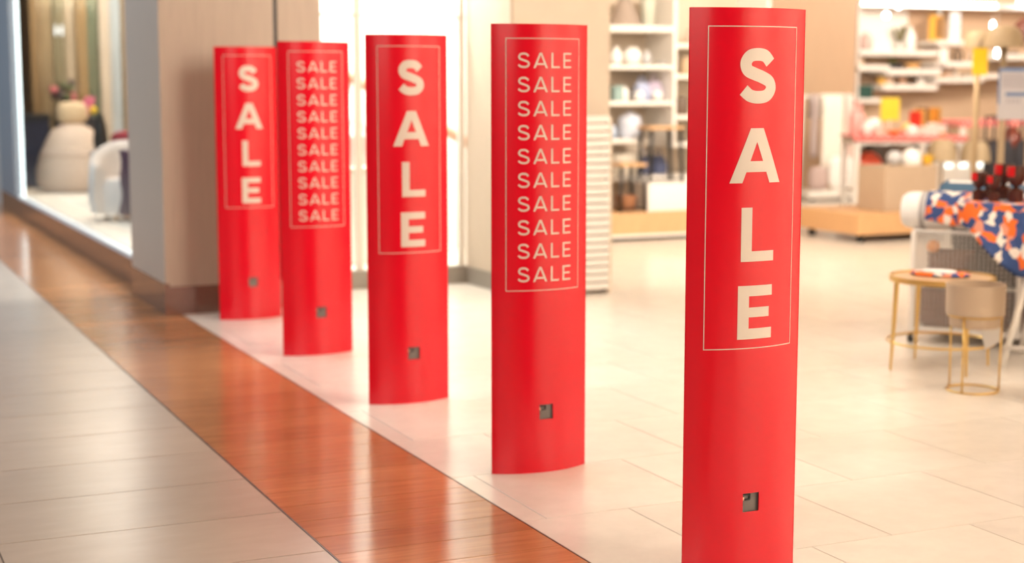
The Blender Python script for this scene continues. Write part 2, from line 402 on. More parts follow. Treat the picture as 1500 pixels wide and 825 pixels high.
MB().box(-0.25, 0.48, -0.03, 0.08, 2.72, 2.75).build('bar', M_GOLD, ob)
def px_disp(x, y, z):   # a spot on a horizontal plane seen through the window
    return fl(x, y, z)
# bean bag
p = px_disp(108, 283, 0.2)
g = thing('bean_bag', 'large beige bean bag seat behind the shop window', 'seat', (p.x + 0.06, p.y + 0.3, 0.2))
prof = [(0.02, 0.0), (0.30, 0.0), (0.40, 0.10), (0.405, 0.24), (0.36, 0.40), (0.29, 0.55), (0.23, 0.66), (0.12, 0.73), (0.01, 0.745)]
MB().lathe(prof, 28).build('body', fab('beige_fleece', (0.62, 0.49, 0.40)), g)
MB().ring((0, 0, 0.40), 0.36, 0.008, 28, 6).build('seam', fab('beige_fleece_dark', (0.45, 0.34, 0.28)), g)
one('round_cushion', MB().ell((0, 0, 0.12), (0.17, 0.10, 0.125), pw=0.7), fab('straw', (0.66, 0.5, 0.32)), 'round straw coloured cushion on top of the bean bag', 'cushion', (p.x + 0.06, p.y + 0.3, 0.935))
one('shoulder_bag', MB().loft([[(sx * wx + 0.5 * z, sy * 0.05, z) for sx, sy in ((-1, -1), (1, -1), (1, 1), (-1, 1))] for wx, z in ((0.07, 0), (0.08, 0.1), (0.05, 0.22))], True, False), fab('pink_leather', (0.75, 0.17, 0.28)), 'bright pink bag leaning on the wooden crate behind the bean bag', 'bag', (p.x + 0.27, p.y + 1.02, 1.0), bevel=0.012)
g = thing('wooden_crate', 'tall dark crate standing behind the bean bag', 'crate', (p.x + 0.22, p.y + 1.05, 0.2))
for i in range(8): MB().box(-0.22, 0.22, -0.2, 0.2, i * 0.1, i * 0.1 + 0.092).build('slat', M_DARK if i % 2 else mat('dark_umber', (0.08, 0.05, 0.05), 0.6), g)
g = thing('flower_vase', 'dark vase with pink and green blooms on the tall crate', 'vase', (p.x + 0.1, p.y + 1.05, 1.0))
MB().lathe([(0.04, 0), (0.06, 0.05), (0.045, 0.14), (0.03, 0.2), (0.035, 0.22)], 16).build('vase', M_DARK, g)
for i in range(12):
    a = i * 2.4; r = 0.05 + 0.08 * random.random(); z = 0.2 + 0.18 * random.random()
    cc = ('bloom_pink', (0.75, 0.2, 0.22)) if i % 4 == 0 else ('bloom_dark', (0.08, 0.05, 0.06)) if i % 2 else ('leaf_green', (0.12, 0.16, 0.07))
    MB().ell((r * math.cos(a), r * math.sin(a), z), (0.05, 0.05, 0.045), 10, 6).build('bloom', fab(*cc), g)
# armchair with throw
p = px_disp(187, 326, 0.2)
g = thing('armchair', 'rounded white armchair beside the pillar in the shop window', 'armchair', (p.x + 0.12, p.y + 0.32, 0.2))
P = []
for k in range(13):
    a = PI * (0.0 + k / 12.0) ; P.append(a)
rings = []
for a in [math.radians(-20 + 220 * k / 20) for k in range(21)]:
    c, s_ = math.cos(a), math.sin(a); h = 0.48 + 0.2 * max(0, s_)
    rings.append([(c * r, s_ * r, z) for r, z in ((0.26, 0.06), (0.36, 0.06), (0.39, 0.2), (0.37, h - 0.03), (0.34, h), (0.29, h - 0.02), (0.26, h - 0.08))])
MB().loft(rings, True, True).build('shell', fab('white_boucle', (0.80, 0.70, 0.63)), g)
MB().lathe([(0.02, 0.06), (0.30, 0.06), (0.31, 0.30), (0.27, 0.36), (0.02, 0.37)], 24).build('seat', fab('white_boucle', (0, 0, 0)), g)
for sx in (-1, 1):
    for sy in (-1, 1): MB().tube([(sx * 0.2, sy * 0.2, 0), (sx * 0.18, sy * 0.18, 0.09)], 0.016, 8).build('leg', M_WOOD, g)
g = thing('throw_blanket', 'dark plum throw hanging over the white armchair', 'blanket', (p.x - 0.0, p.y - 0.07, 0.2))
MB().grid([[(-0.07 + 0.05 * i / 6 * 3 + 0.012 * math.sin(i * 2 + k), -0.025 - 0.06 * math.sin(k * 0.35) + 0.01 * math.sin(i * 2.2), 0.62 - k * 0.05) for i in range(7)] for k in range(12)]).build('cloth', fab('plum', (0.07, 0.03, 0.06)), g, solid=0.012)
MB().box(-0.06, 0.07, -0.085, -0.05, 0.05, 0.075).build('fringe', fab('brown_fringe', (0.25, 0.13, 0.08)), g)
one('bolster_cushion', MB().ell((0, 0, 0.1), (0.24, 0.12, 0.10), pw=0.6), fab('maroon', (0.24, 0.015, 0.03)), 'dark maroon cushion lying on the low bench behind the armchair', 'cushion', (2.99, 15.65, 0.72))
g = thing('low_bench', 'low grey bench behind the white armchair', 'bench', (2.98, 15.65, 0.2))
MB().bevbox(-0.4, 0.4, -0.2, 0.2, 0.44, 0.52, 0.01).build('seat', fab('grey_felt', (0.35, 0.33, 0.34)), g)
for sx in (-1, 1): MB().box(sx * 0.34 - 0.03, sx * 0.34 + 0.03, -0.17, 0.17, 0, 0.44).build('leg', M_DARK, g)
g = thing('bud_vase', 'slim black vase with one yellow ball flower on the low bench', 'vase', (2.66, 15.68, 0.72))
MB().lathe([(0.05, 0), (0.075, 0.08), (0.06, 0.24), (0.03, 0.34), (0.035, 0.36)], 16).build('body', M_BLACK, g)
MB().sphere((-0.06, 0, 0.40), 0.038).build('bloom', fab('yellow_bloom', (0.85, 0.55, 0.03)), g); MB().tube([(0, 0, 0.3), (-0.06, 0, 0.4)], 0.005, 6).build('stem', fab('leaf_green', (0, 0, 0)), g)
g = thing('storage_box', 'tall navy blue lidded storage box behind the bean bag', 'box', (2.37, 18.6, 0.2))
MB().bevbox(-0.2, 0.2, -0.15, 0.15, 0, 0.75, 0.01).build('body', fab('navy', (0.02, 0.025, 0.06)), g); MB().bevbox(-0.21, 0.21, -0.16, 0.16, 0.75, 0.83, 0.01).build('lid', fab('black_lid', (0.02, 0.02, 0.025)), g)
# small lit letter sign deep in the display
g = thing('letter_sign', 'small glowing white letter on the dark backdrop boards', 'sign', (2.77, 18.882, 1.92))
for x in (-0.035, 0.035): MB().box(x - 0.008, x + 0.008, 0, 0.02, 0, 0.12).build('stroke', mat('soft_letter', (1, 1, 1), 0.5, emit=(0.85, 0.95, 1), es=1.3), g)
MB().box(-0.03, 0.03, 0, 0.02, 0.053, 0.068).build('stroke', mat('soft_letter', (1, 1, 1)), g)

# ------------------------------------------------------------------ red pedestals
R_, SAG, HW, PH = 0.352, 0.054, 0.1875, 1.6
SMAX = R_ * math.asin(HW / R_)
def wrap(s, z, e=0.0):   # arc length s -> point on the front sheet, e = offset outward
    a = s / R_; return ((R_ + e) * math.sin(a), (R_ - SAG) - (R_ + e) * math.cos(a), z)
def wrapped(mb, e=0.0009):
    o = MB(); o.v = [wrap(v[0], v[1], e) for v in mb.v]; o.f = list(mb.f); o.smooth = [True] * len(mb.f); return o
HS0, HS1, HZ0, HZ1 = -0.0225, 0.0315, 0.195, 0.249
def front_sheet():
    ss = sorted(set([-SMAX + 2 * SMAX * i / 32 for i in range(33)] + [HS0, HS1])); zs = [0, HZ0, HZ1, 0.66, 1.1, PH]
    mb = MB()
    for e in (0.0, -0.003):
        for i in range(len(ss) - 1):
            for k in range(len(zs) - 1):
                if k == 1 and ss[i] >= HS0 - 1e-6 and ss[i + 1] <= HS1 + 1e-6: continue
                mb.add([wrap(ss[i], zs[k], e), wrap(ss[i + 1], zs[k], e), wrap(ss[i + 1], zs[k + 1], e), wrap(ss[i], zs[k + 1], e)], [(0, 1, 2, 3)], True)
    def wallq(s0, z0, s1, z1):
        mb.add([wrap(s0, z0, 0), wrap(s1, z1, 0), wrap(s1, z1, -0.003), wrap(s0, z0, -0.003)], [(0, 1, 2, 3)])
    for i in range(len(ss) - 1):
        for z in (0, PH): wallq(ss[i], z, ss[i + 1], z)
        if ss[i] >= HS0 - 1e-6 and ss[i + 1] <= HS1 + 1e-6:
            for z in (HZ0, HZ1): wallq(ss[i], z, ss[i + 1], z)
    for s0 in (HS0, HS1): wallq(s0, HZ0, s0, HZ1)
    for s0 in (-SMAX, SMAX):
        for k in range(len(zs) - 1): wallq(s0, zs[k], s0, zs[k + 1])
    return mb
def back_sheet():
    mb = MB(); n = 24
    for e in (0, -0.003):
        P = [[(lambda q: (q[0], -q[1], q[2]))(wrap(-SMAX + 2 * SMAX * i / n, z, e)) for i in range(n + 1)] for z in (0, 0.5, 1.0, PH)]
        mb.grid(P)
    return mb
def S_letter(W, Hh, t):
    a = t / 2; w2, h2 = W / 2 - a, Hh / 2 - a
    key = [(0.90, 0.62), (0.52, 0.92), (0.0, 1.0), (-0.56, 0.93), (-0.86, 0.62), (-0.74, 0.27), (-0.25, 0.09), (0.30, -0.06), (0.84, -0.27), (0.98, -0.60), (0.64, -0.92), (0.02, -1.0), (-0.56, -0.92), (-1.0, -0.66)]
    key = [(x * w2, Hh / 2 + y * h2) for x, y in key]; pts = []
    K = [key[0]] + key + [key[-1]]
    for i in range(1, len(K) - 2):
        for j in range(6):
            u = j / 6.0
            pts.append(tuple(0.5 * (2 * K[i][c] + (K[i + 1][c] - K[i - 1][c]) * u + (2 * K[i - 1][c] - 5 * K[i][c] + 4 * K[i + 1][c] - K[i + 2][c]) * u * u + (3 * K[i][c] - K[i - 1][c] - 3 * K[i + 1][c] + K[i + 2][c]) * u ** 3) for c in (0, 1)))
    pts.append(key[-1]); P = []
    for i, q in enumerate(pts):
        d = Vector(pts[min(i + 1, len(pts) - 1)]) - Vector(pts[max(i - 1, 0)]); d.normalize(); nrm = (-d.y, d.x)
        P.append([(q[0] + nrm[0] * t * (j / 4 - 0.5), q[1] + nrm[1] * t * (j / 4 - 0.5)) for j in range(5)])
    return MB().grid(P)
def letter(ch, W, Hh, t):
    m = MB(); h = W / 2
    if ch == 'S': return S_letter(W, Hh, t)
    if ch == 'A':
        ap = t * 0.60; lw = t * 1.12
        m.patch((-h, 0), (-h + lw, 0), (-ap, Hh), (-ap + lw * 0.92, Hh), 6, 4)
        m.patch((h - lw, 0), (h, 0), (ap - lw * 0.92, Hh), (ap, Hh), 6, 4)
        z0, z1 = Hh * 0.20, Hh * 0.20 + t * 0.88
        xl = lambda z: -h + (h - ap) * z / Hh + lw * 0.5
        m.patch((xl(z0), z0), (-xl(z0), z0), (xl(z1), z1), (-xl(z1), z1), 1, 8)
    if ch in 'LE':
        m.patch((-h, 0), (-h + t, 0), (-h, Hh), (-h + t, Hh), 1, 4)
        m.patch((-h + t, 0), (h, 0), (-h + t, t * 0.86), (h, t * 0.86), 1, 6)
    if ch == 'E':
        m.patch((-h + t, Hh - t * 0.86), (h, Hh - t * 0.86), (-h + t, Hh), (h, Hh), 1, 6)
        m.patch((-h + t, Hh / 2 - t * 0.4), (h * 0.82, Hh / 2 - t * 0.4), (-h + t, Hh / 2 + t * 0.4), (h * 0.82, Hh / 2 + t * 0.4), 1, 6)
    return m
def shift(mb, ds, dz):
    mb.v = [(v[0] + ds, v[1] + dz) for v in mb.v]; return mb
FRONT, BACK = front_sheet().mesh('front_cover', M_RED), back_sheet().mesh('back_cover', M_RED)
def border(z0, z1, hw=0.1455, t=0.0026):
    m = MB()
    m.patch((-hw, z0), (hw, z0), (-hw, z0 + t), (hw, z0 + t), 1, 24); m.patch((-hw, z1 - t), (hw, z1 - t), (-hw, z1), (hw, z1), 1, 24)
    for s in (-1, 1): m.patch((s * hw - t / 2, z0), (s * hw + t / 2, z0), (s * hw - t / 2, z1), (s * hw + t / 2, z1), 1, 1)
    return wrapped(m).mesh('border_line', M_PRINT)
BORD = border(0.663, 1.551)
BIG = [wrapped(shift(letter(c, W, 0.15, t), s, z)).mesh('letter', M_PRINT) for c, W, t, s, z in
       (('S', 0.122, 0.034, 0.0, 1.3415), ('A', 0.164, 0.034, 0.001, 1.1245), ('L', 0.108, 0.0335, 0.0105, 0.907), ('E', 0.112, 0.0345, 0.006, 0.690))]
SMALL = [wrapped(shift(letter(c, W, 0.053, 0.0069), s, 0)).mesh('small_letter', M_PRINT) for c, W, s in
         (('S', 0.044, -0.083), ('A', 0.054, -0.021), ('L', 0.034, 0.0375), ('E', 0.036, 0.0885))]
plate_mb = MB().box(HS0 - 0.008, HS1 + 0.012, 0.006, 0.010, HZ0 - 0.008, HZ1 + 0.008)
HOOK = [((-0.02, 0.231), (0.004, 0.231), (-0.02, 0.243), (0.006, 0.243))]
PLATE = plate_mb.mesh('lock_plate', M_GREYP)
y_face = -SAG
PLATE_Y = y_face + 0.010
def sale_pedestal(i, big, label):
    g = thing('sale_pedestal', label, 'sale sign', (2.386, 5.057 + 1.342 * (3 - i), 0), 0, 'red sale covers across the shop entrance')
    fr = link('front_cover', FRONT, g); link('back_cover', BACK, g)
    MB().tube([(0, 0.0, 0.0), (0, 0, PH - 0.12)], 0.03, 10).build('post', M_GREYP, g)
    pl = MB().box(HS0 - 0.007, HS1 + 0.007, PLATE_Y, PLATE_Y + 0.004, HZ0 - 0.012, HZ1 + 0.012).build('lock_plate', M_GREYP, g)
    k = MB()
    k.box(-0.024, 0.004, PLATE_Y - 0.005, PLATE_Y, 0.2405, 0.2445); k.box(0.002, 0.006, PLATE_Y - 0.005, PLATE_Y, 0.229, 0.2445); k.box(-0.012, 0.004, PLATE_Y - 0.005, PLATE_Y, 0.227, 0.231)
    k.box(-0.0215, -0.0185, PLATE_Y - 0.005, PLATE_Y, 0.212, 0.231)
    k.build('latch', M_BLACK, pl)
    MB().box(HS0 + 0.001, HS0 + 0.006, PLATE_Y - 0.007, PLATE_Y, 0.229, 0.238).build('latch_pin', mat('copper_pin', (0.7, 0.4, 0.3), 0.4, 0.6), pl)
    link('border_line', BORD, fr)
    if big:
        for m in BIG: link('letter', m, fr)
    else:
        for r in range(10):
            for m in SMALL: link('small_letter', m, fr, (0, 0, 1.4475 - 0.0836 * r))
    return g
sale_pedestal(0, True, 'red sale cover with four large letters, standing against the wood clad pillar')
sale_pedestal(1, False, 'red sale cover with ten rows of small letters, next to the pillar end')
sale_pedestal(2, True, 'red sale cover with four large letters, middle one of the five')
sale_pedestal(3, False, 'red sale cover with ten rows of small letters, before the beige column')
sale_pedestal(4, True, 'red sale cover with four large letters, last of the row, farthest from the pillar')

# ------------------------------------------------------------------ slatted panel at the beige column
g = thing('slatted_panel', 'white slatted panel standing against the beige column', 'panel', (4.70, 9.21, 0))
for x in (-0.155, 0.155): MB().box(x - 0.012, x + 0.012, -0.02, 0.1, 0, 1.17).build('upright', M_BEIGE, g)
for i in range(22):
    z = 0.03 + i * 0.0525; MB().box(-0.145, 0.145, -0.028, 0.02, z, z + 0.042).build('slat', M_WHITE, g)
MB().box(-0.15, 0.15, 0.06, 0.075, 0, 1.16).build('back_board', M_BEIGE, g)

# ------------------------------------------------------------------ shelf wall beyond the column
SY = 12.2
struct('wall_shelving', MB().box(4.92, 8.35, 13.05, 13.15, 0, 3.4), M_BEIGE)
g = thing('shelf_unit', 'white wall shelf unit on an oak plinth behind the beige column', 'shelf unit', (0, 0, 0))
MB().box(5.9, 8.25, SY - 0.05, 13.05, 0.05, 0.25).build('plinth', M_WOOD, g)
MB().box(5.95, 8.2, SY + 0.02, 13.0, 0, 0.05).build('kick_board', M_DARK, g)
MB().box(5.9, 8.25, SY - 0.055, SY - 0.045, 0.03, 0.055).build('edge_trim', M_WHITE, g)
MB().box(6.84, 8.25, SY + 0.03, 13.05, 0.25, 0.5).build('cabinet_box', M_WHITE, g)
SY = 12.53
for z, x0, x1 in ((1.84, 5.9, 7.25), (1.505, 5.9, 7.25), (1.18, 5.9, 7.25), (0.84, 5.9, 7.05), (0.5, 5.9, 8.25)):
    MB().bevbox(x0, x1, SY, 13.05, z, z + (0.055 if z > 1.8 else 0.04), 0.006).build('shelf', M_WHITE, g)
for z in (1.70, 1.42, 1.05, 0.8):
    MB().bevbox(7.285, 8.25, SY, 13.05, z, z + 0.04, 0.006).build('shelf', M_WHITE, g)
for x in (7.25, 8.25): MB().box(x, x + 0.035, SY - 0.01, 13.05, 0.80, 2.3).build('upright', M_WHITE, g)
def lathed(name, label, cat, loc, prof, m, group=None, n=20, sc=1.0):
    return one(name, MB().lathe([(r * sc, z * sc) for r, z in prof], n), m, label, cat, loc, 0, group)
VASE = [(0.03, 0), (0.06, 0.02), (0.085, 0.09), (0.07, 0.16), (0.035, 0.21), (0.045, 0.235)]
GLOBE = [(0.04, 0), (0.09, 0.03), (0.125, 0.10), (0.12, 0.16), (0.08, 0.22), (0.05, 0.235)]
JAR = [(0.07, 0), (0.085, 0.02), (0.085, 0.15), (0.06, 0.18), (0.06, 0.2), (0.02, 0.215), (0.015, 0.235)]
CUP = [(0.04, 0), (0.055, 0.01), (0.06, 0.09), (0.055, 0.09), (0.05, 0.02), (0.01, 0.02)]
BOTTLE = [(0.035, 0), (0.04, 0.01), (0.04, 0.14), (0.014, 0.19), (0.014, 0.25), (0.018, 0.255)]
BOWL = [(0.05, 0), (0.06, 0.008), (0.12, 0.06), (0.14, 0.09), (0.134, 0.09), (0.11, 0.06), (0.05, 0.015), (0.01, 0.014)]
DOME = [(0.09, 0), (0.11, 0.03), (0.105, 0.10), (0.075, 0.15), (0.03, 0.175), (0.005, 0.18)]
wc = mat('white_ceramic', (0.84, 0.82, 0.78), 0.2)
gc = mat('grey_ceramic', (0.5, 0.5, 0.5), 0.3)
def sx(px): return colX(px, SY + 0.2)
T1, T2, T3, T4, T5 = 1.895, 1.545, 1.22, 0.88, 0.54
lathed('table_lampshade', 'grey brown cone lampshade on the top white shelf', 'lampshade', (sx(916), SY + 0.25, T1), [(0.19, 0), (0.185, 0.02), (0.06, 0.30), (0.05, 0.32), (0.012, 0.34)], fab('taupe_linen', (0.34, 0.27, 0.22)), None, 24, 0.85)
lathed('planter', 'pale green tall planter beside the cone lampshade', 'planter', (sx(950), SY + 0.25, T1), [(0.08, 0), (0.10, 0.02), (0.12, 0.45), (0.11, 0.45), (0.1, 0.4)], mat('pale_green', (0.55, 0.56, 0.47), 0.5), None, 20, 0.62)
lathed('vase', 'slim white ceramic vase beside the globe vase on the second shelf', 'vase', (sx(901), SY + 0.2, T2), VASE, wc, None, 20, 0.7)
lathed('globe_vase', 'big white globe vase on the second shelf', 'vase', (sx(924), SY + 0.2, T2), GLOBE, wc, None, 24, 0.69)
lathed('vase', 'small grey vase beside the white globe vase', 'vase', (sx(945), SY + 0.2, T2), VASE, gc, None, 20, 0.58)
lathed('bowl', 'pale grey bowl at the end of the second shelf', 'bowl', (sx(957), SY + 0.08, T2), BOWL, gc, None, 20, 0.35)
one('gift_box', MB().bevbox(-0.045, 0.045, -0.05, 0.05, 0, 0.14, 0.004), fab('teal_card', (0.27, 0.38, 0.36)), 'small teal box at the end of the third shelf', 'box', (sx(898), SY + 0.15, T3))
lathed('tall_jar', 'tall white lidded jar on the third shelf beside the teal box', 'jar', (sx(912), SY + 0.2, T3), JAR, wc, None, 20, 0.6)
lathed('round_pot', 'small white round pot before the blue pouch on the third shelf', 'pot', (sx(925), SY + 0.08, T3), GLOBE, wc, None, 20, 0.4)
def pouch(name, label, loc, w_, h_, m, cat='bag'):
    g = thing(name, label, cat, loc)
    MB().loft([[(sx_ * wx, sy_ * wy, z) for sx_, sy_ in ((-1, -1), (0, -1.25), (1, -1), (1, 1), (0, 1.25), (-1, 1))] for wx, wy, z in ((w_ * 0.9, 0.05, 0), (w_, 0.06, h_ * 0.4), (w_ * 0.85, 0.035, h_ * 0.85), (w_ * 0.7, 0.01, h_))], True, True).build('body', m, g)
    MB().tube([(w_ * 0.5 * math.cos(a), 0, h_ * 0.96 + h_ * 0.35 * math.sin(a)) for a in [PI * i / 10 for i in range(11)]], 0.007, 6).build('handle', m, g)
    return g
pouch('pouch', 'pale blue pouch bag on the third shelf', (sx(938), SY + 0.2, T3), 0.07, 0.17, fab('powder_blue', (0.40, 0.45, 0.62)))
pouch('pouch', 'lilac pouch bag beside the pale blue one', (sx(957), SY + 0.22, T3), 0.067, 0.18, fab('lilac', (0.50, 0.43, 0.55)))
lathed('round_pot', 'white round pot between the blue and lilac pouches', 'pot', (sx(950), SY + 0.06, T3), GLOBE, wc, None, 20, 0.4)
lathed('glass_jar', 'blue grey glass jar at the end of the short fourth shelf', 'jar', (sx(895), SY + 0.2, T4), JAR, mat('blue_glaze', (0.38, 0.46, 0.58), 0.2), None, 20, 0.6)
lathed('lidded_pot', 'large pale blue glazed pot on the short fourth shelf', 'pot', (sx(921), SY + 0.2, T4), [(0.09, 0), (0.105, 0.02), (0.11, 0.16), (0.10, 0.2), (0.04, 0.23), (0.02, 0.25)], mat('pale_glaze', (0.62, 0.66, 0.76), 0.12))
lathed('basket', 'white woven tub on the long lower shelf', 'tub', (sx(914), SY + 0.22, T5), [(0.11, 0), (0.12, 0.01), (0.135, 0.2), (0.125, 0.2), (0.11, 0.03)], fab('white_weave', (0.72, 0.66, 0.56)))
for px, lb in ((950, 'small navy tote under the oak topped table, beside the pale tub'), (971, 'small navy tote under the oak topped table, far from the pale tub')):
    pouch('tote_bag', lb, (sx(px), SY + 0.3, T5), 0.065, 0.17, fab('navy_canvas', (0.10, 0.12, 0.22)))
for k, (px, z, c) in enumerate(((1012, 1.74, (0.7, 0.6, 0.5)), (996, 1.09, (0.15, 0.10, 0.07)), (1003, 1.46, (0.55, 0.4, 0.25)))):
    one('canister', MB().lathe([(0.06, 0), (0.065, 0.01), (0.065, 0.13), (0.05, 0.15), (0.05, 0.16), (0.01, 0.165)], 18), mat('canister_%d' % k, c, 0.5), ['pale canister on the top shelf past the upright', 'dark brown canister on the lower shelf past the upright', 'ochre canister on the middle shelf past the upright'][k], 'canister', (sx(px), SY + 0.2, z))
# two black framed side tables with wood tops
def framed_table(label, x, y, z, w_, d_, h_):
    g = thing('framed_table', label, 'table', (x, y, z))
    MB().bevbox(-w_ / 2, w_ / 2, -d_ / 2, d_ / 2, h_ - 0.03, h_, 0.005).build('table_top', M_WOOD, g)
    for sx_ in (-1, 1):
        for sy_ in (-1, 1): MB().tube([(sx_ * w_ * 0.47, sy_ * d_ * 0.44, 0), (sx_ * w_ * 0.40, sy_ * d_ * 0.4, h_ - 0.03)], 0.017, 8).build('leg', M_BLACK, g)
    MB().box(-w_ * 0.46, w_ * 0.46, -d_ * 0.44, -d_ * 0.40, 0.02, 0.035).build('stretcher', M_BLACK, g)
framed_table('small oak topped black table standing on the oak plinth', colX(917, 12.34), 12.34, 0.25, 0.27, 0.28, 0.43)
framed_table('small oak topped black table on the long lower shelf', colX(966, 12.4), 12.395, 0.5, 0.36, 0.24, 0.5)
one('wicker_basket', MB().lathe([(0.075, 0), (0.085, 0.01), (0.098, 0.14), (0.09, 0.14), (0.078, 0.02), (0.01, 0.02)], 20), mat('wicker', (0.34, 0.15, 0.07), 0.6, var=0.3, vscale=40), 'brown wicker basket under the oak topped table on the oak plinth', 'basket', (colX(917, 12.34), 12.34, 0.25))

# ------------------------------------------------------------------ shop back walls
struct('wall_tan', MB().box(8.6, colX(1248, 16.2), 16.2, 16.4, 0, 3.4), M_TAN)
struct('wall_back', MB().box(8.6, 17, 17.0, 17.1, 0, 3.4), mat('warm_wall', (0.60, 0.42, 0.28), 0.6))
BY = 16.6
def bx(px): return colX(px, BY)
def bz(py): return rowZ(py, BY)
su = thing('shelf_wall', 'long white stepped shelves with lit top on the warm back wall', 'shelf unit', (0, 0, 0))
for px0, px1, py0, py1 in ((1252, 1370, 74, 82), (1250, 1296, 96, 104), (1290, 1371, 101, 110), (1286, 1366, 124, 132), (1362, 1413, 59, 66), (1362, 1420, 90, 98), (1362, 1432, 114, 121), (1440, 1560, 78, 87), (1428, 1560, 108, 115), (1252, 1560, 4, 11), (1255, 1340, 206, 214)):
    MB().bevbox(bx(px0), bx(px1), BY - 0.03, 17.0, bz(py1), bz(py0), 0.005).build('shelf', M_WHITE, su)
MB().box(bx(1252), bx(1445), BY - 0.05, BY - 0.03, bz(10), bz(3)).build('light_strip', M_LEDW, su)
MB().box(bx(1252), bx(1345), 16.93, 17.0, bz(74), bz(11)).build('back_board', M_WHITE, su)
MB().box(bx(1250), bx(1253), BY, 17.0, bz(330), bz(4)).build('upright', M_WHITE, su)
def bi(fn, px, py, *a): return (bx(px), BY + 0.15, bz(py))
B = lambda px, py, dy=0.15: (bx(px), BY + dy, bz(py))
def boxitem(name, label, cat, px, py, wpx, hpx, m, dy=0.15, dep=0.08):
    sc = 20.3 / FPX
    return one(name, MB().bevbox(-wpx * sc / 2, wpx * sc / 2, -dep / 2, dep / 2, 0, hpx * sc, 0.006), m, label, cat, B(px, py, dy))
lathed('vase', 'tall white vase on the upper shelf near the amber frame', 'vase', B(1336, 74), [(0.05, 0), (0.07, 0.02), (0.07, 0.2), (0.03, 0.27), (0.035, 0.3)], wc)
lathed('lidded_jar', 'dusty rose jar inside the lit display shelf', 'jar', B(1272, 74), JAR, mat('dusty_rose', (0.6, 0.42, 0.38), 0.4), None, 20, 1.0)
g = thing('dried_stems', 'bunch of dried olive stems beside the tall white vase', 'dried plant', B(1328, 74, 0.25))
MB().lathe([(0.03, 0), (0.04, 0.05), (0.03, 0.1)], 12).build('vase', wc, g)
for i in range(9):
    a = i * 2.4; MB().tube([(0, 0, 0.08), (0.10 * math.cos(a), 0.06 * math.sin(a), 0.26 + 0.03 * (i % 3))], [0.004, 0.016], 6).build('stem', fab('olive', (0.22, 0.2, 0.1)), g)
g = thing('picture_frame', 'amber framed panel on the short high shelf', 'picture frame', B(1371, 59, 0.12))
MB().box(-0.10, 0.10, 0, 0.03, 0, 0.33).build('frame', mat('amber_wood', (0.75, 0.38, 0.05), 0.4), g); MB().box(0.0, 0.085, -0.004, 0, 0.03, 0.30).build('picture', fab('umber_print', (0.2, 0.1, 0.04)), g)
g = thing('info_card', 'upright white card with pale blue bands on the short high shelf', 'card', B(1397, 59, 0.1))
MB().box(-0.085, 0.085, 0, 0.008, 0, 0.38).build('card', mat('card_white', (0.8, 0.84, 0.86), 0.5), g)
for z0, z1 in ((0.28, 0.33), (0.16, 0.21)): MB().box(-0.07, 0.07, -0.002, 0.0, z0, z1).build('band', mat('card_blue', (0.42, 0.62, 0.75), 0.5), g)
lathed('blue_ornament', 'pale blue glass ornament above the amber frame', 'ornament', (bx(1376), BY + 0.135, bz(59) + 0.33), [(0.03, 0), (0.06, 0.03), (0.07, 0.08), (0.03, 0.13), (0.01, 0.15)], mat('pale_blue_glass', (0.5, 0.66, 0.75), 0.1), None, 20, 0.5)
items = [('potted_plant', 'green', 1303, 101), ]
def plant(label, loc, s=1.0, c=('leaf_mid', (0.16, 0.18, 0.05))):
    g = thing('potted_plant', label, 'plant', loc)
    MB().lathe([(0.04 * s, 0), (0.055 * s, 0.08 * s), (0.05 * s, 0.08 * s)], 14).build('pot', M_DARK, g)
    for i in range(11):
        a = i * 2.4; r = (0.05 + 0.05 * (i % 3)) * s
        d = Vector((math.cos(a), math.sin(a), 0)); nrm = Vector((-d.y, d.x, 0)) * 0.018 * s; t = Vector((0, 0, 0.07 * s)); e = d * r + Vector((0, 0, 0.15 * s + 0.03 * s * (i % 2)))
        mid = (t + e) / 2 + Vector((0, 0, 0.02 * s))
        MB().add([t, mid - nrm, e, mid + nrm], [(0, 1, 2, 3)]).build('leaf', fab(*c), g, solid=0.002)
plant('small leafy plant in a dark pot on the stepped shelf below the lit display', B(1311, 101), 0.8)
boxitem('canister', 'pale wooden canister at the end of the stepped shelf', 'canister', 1262, 96, 12, 11, fab('pale_wood', (0.7, 0.52, 0.36)))
lathed('bowl', 'amber glass bowl on the stepped shelf beside the plant', 'bowl', B(1341, 101), BOWL, mat('amber_glass', (0.85, 0.5, 0.18), 0.15), None, 20, 0.85)
boxitem('dark_box', 'flat black box behind the leafy plant on the stepped shelf', 'box', 1326, 101, 14, 9, M_DARK, 0.25)
boxitem('green_box', 'dark green storage box leaning below the stepped shelf', 'box', 1271, 144, 24, 19, fab('bottle_green', (0.02, 0.07, 0.055)), 0.2, 0.2).location.z = bz(144)
MB().bevbox(bx(1252), bx(1290), BY - 0.03, 17.0, bz(150), bz(144), 0.005).build('shelf', M_WHITE, su)
for px, c, lb in ((1296, (0.85, 0.5, 0.12), 'honey coloured tumbler on the lowest stepped shelf'), (1307, (0.8, 0.6, 0.45), 'peach tumbler beside the honey coloured one'), (1326, (0.5, 0.3, 0.2), 'brown tumbler on the lowest stepped shelf'), (1353, (0.85, 0.8, 0.74), 'white tumbler at the end of the lowest stepped shelf')):
    lathed('tumbler', lb, 'tumbler', B(px, 124), CUP, mat('tumbler_%d' % px, c, 0.25), None, 16, 1.0)
g = thing('lantern', 'black wire lantern on the shelf behind the yellow sign', 'lantern', B(1406, 90))
MB().lathe([(0.07, 0), (0.07, 0.015), (0.03, 0.015)], 14).build('base', M_BLACK, g)
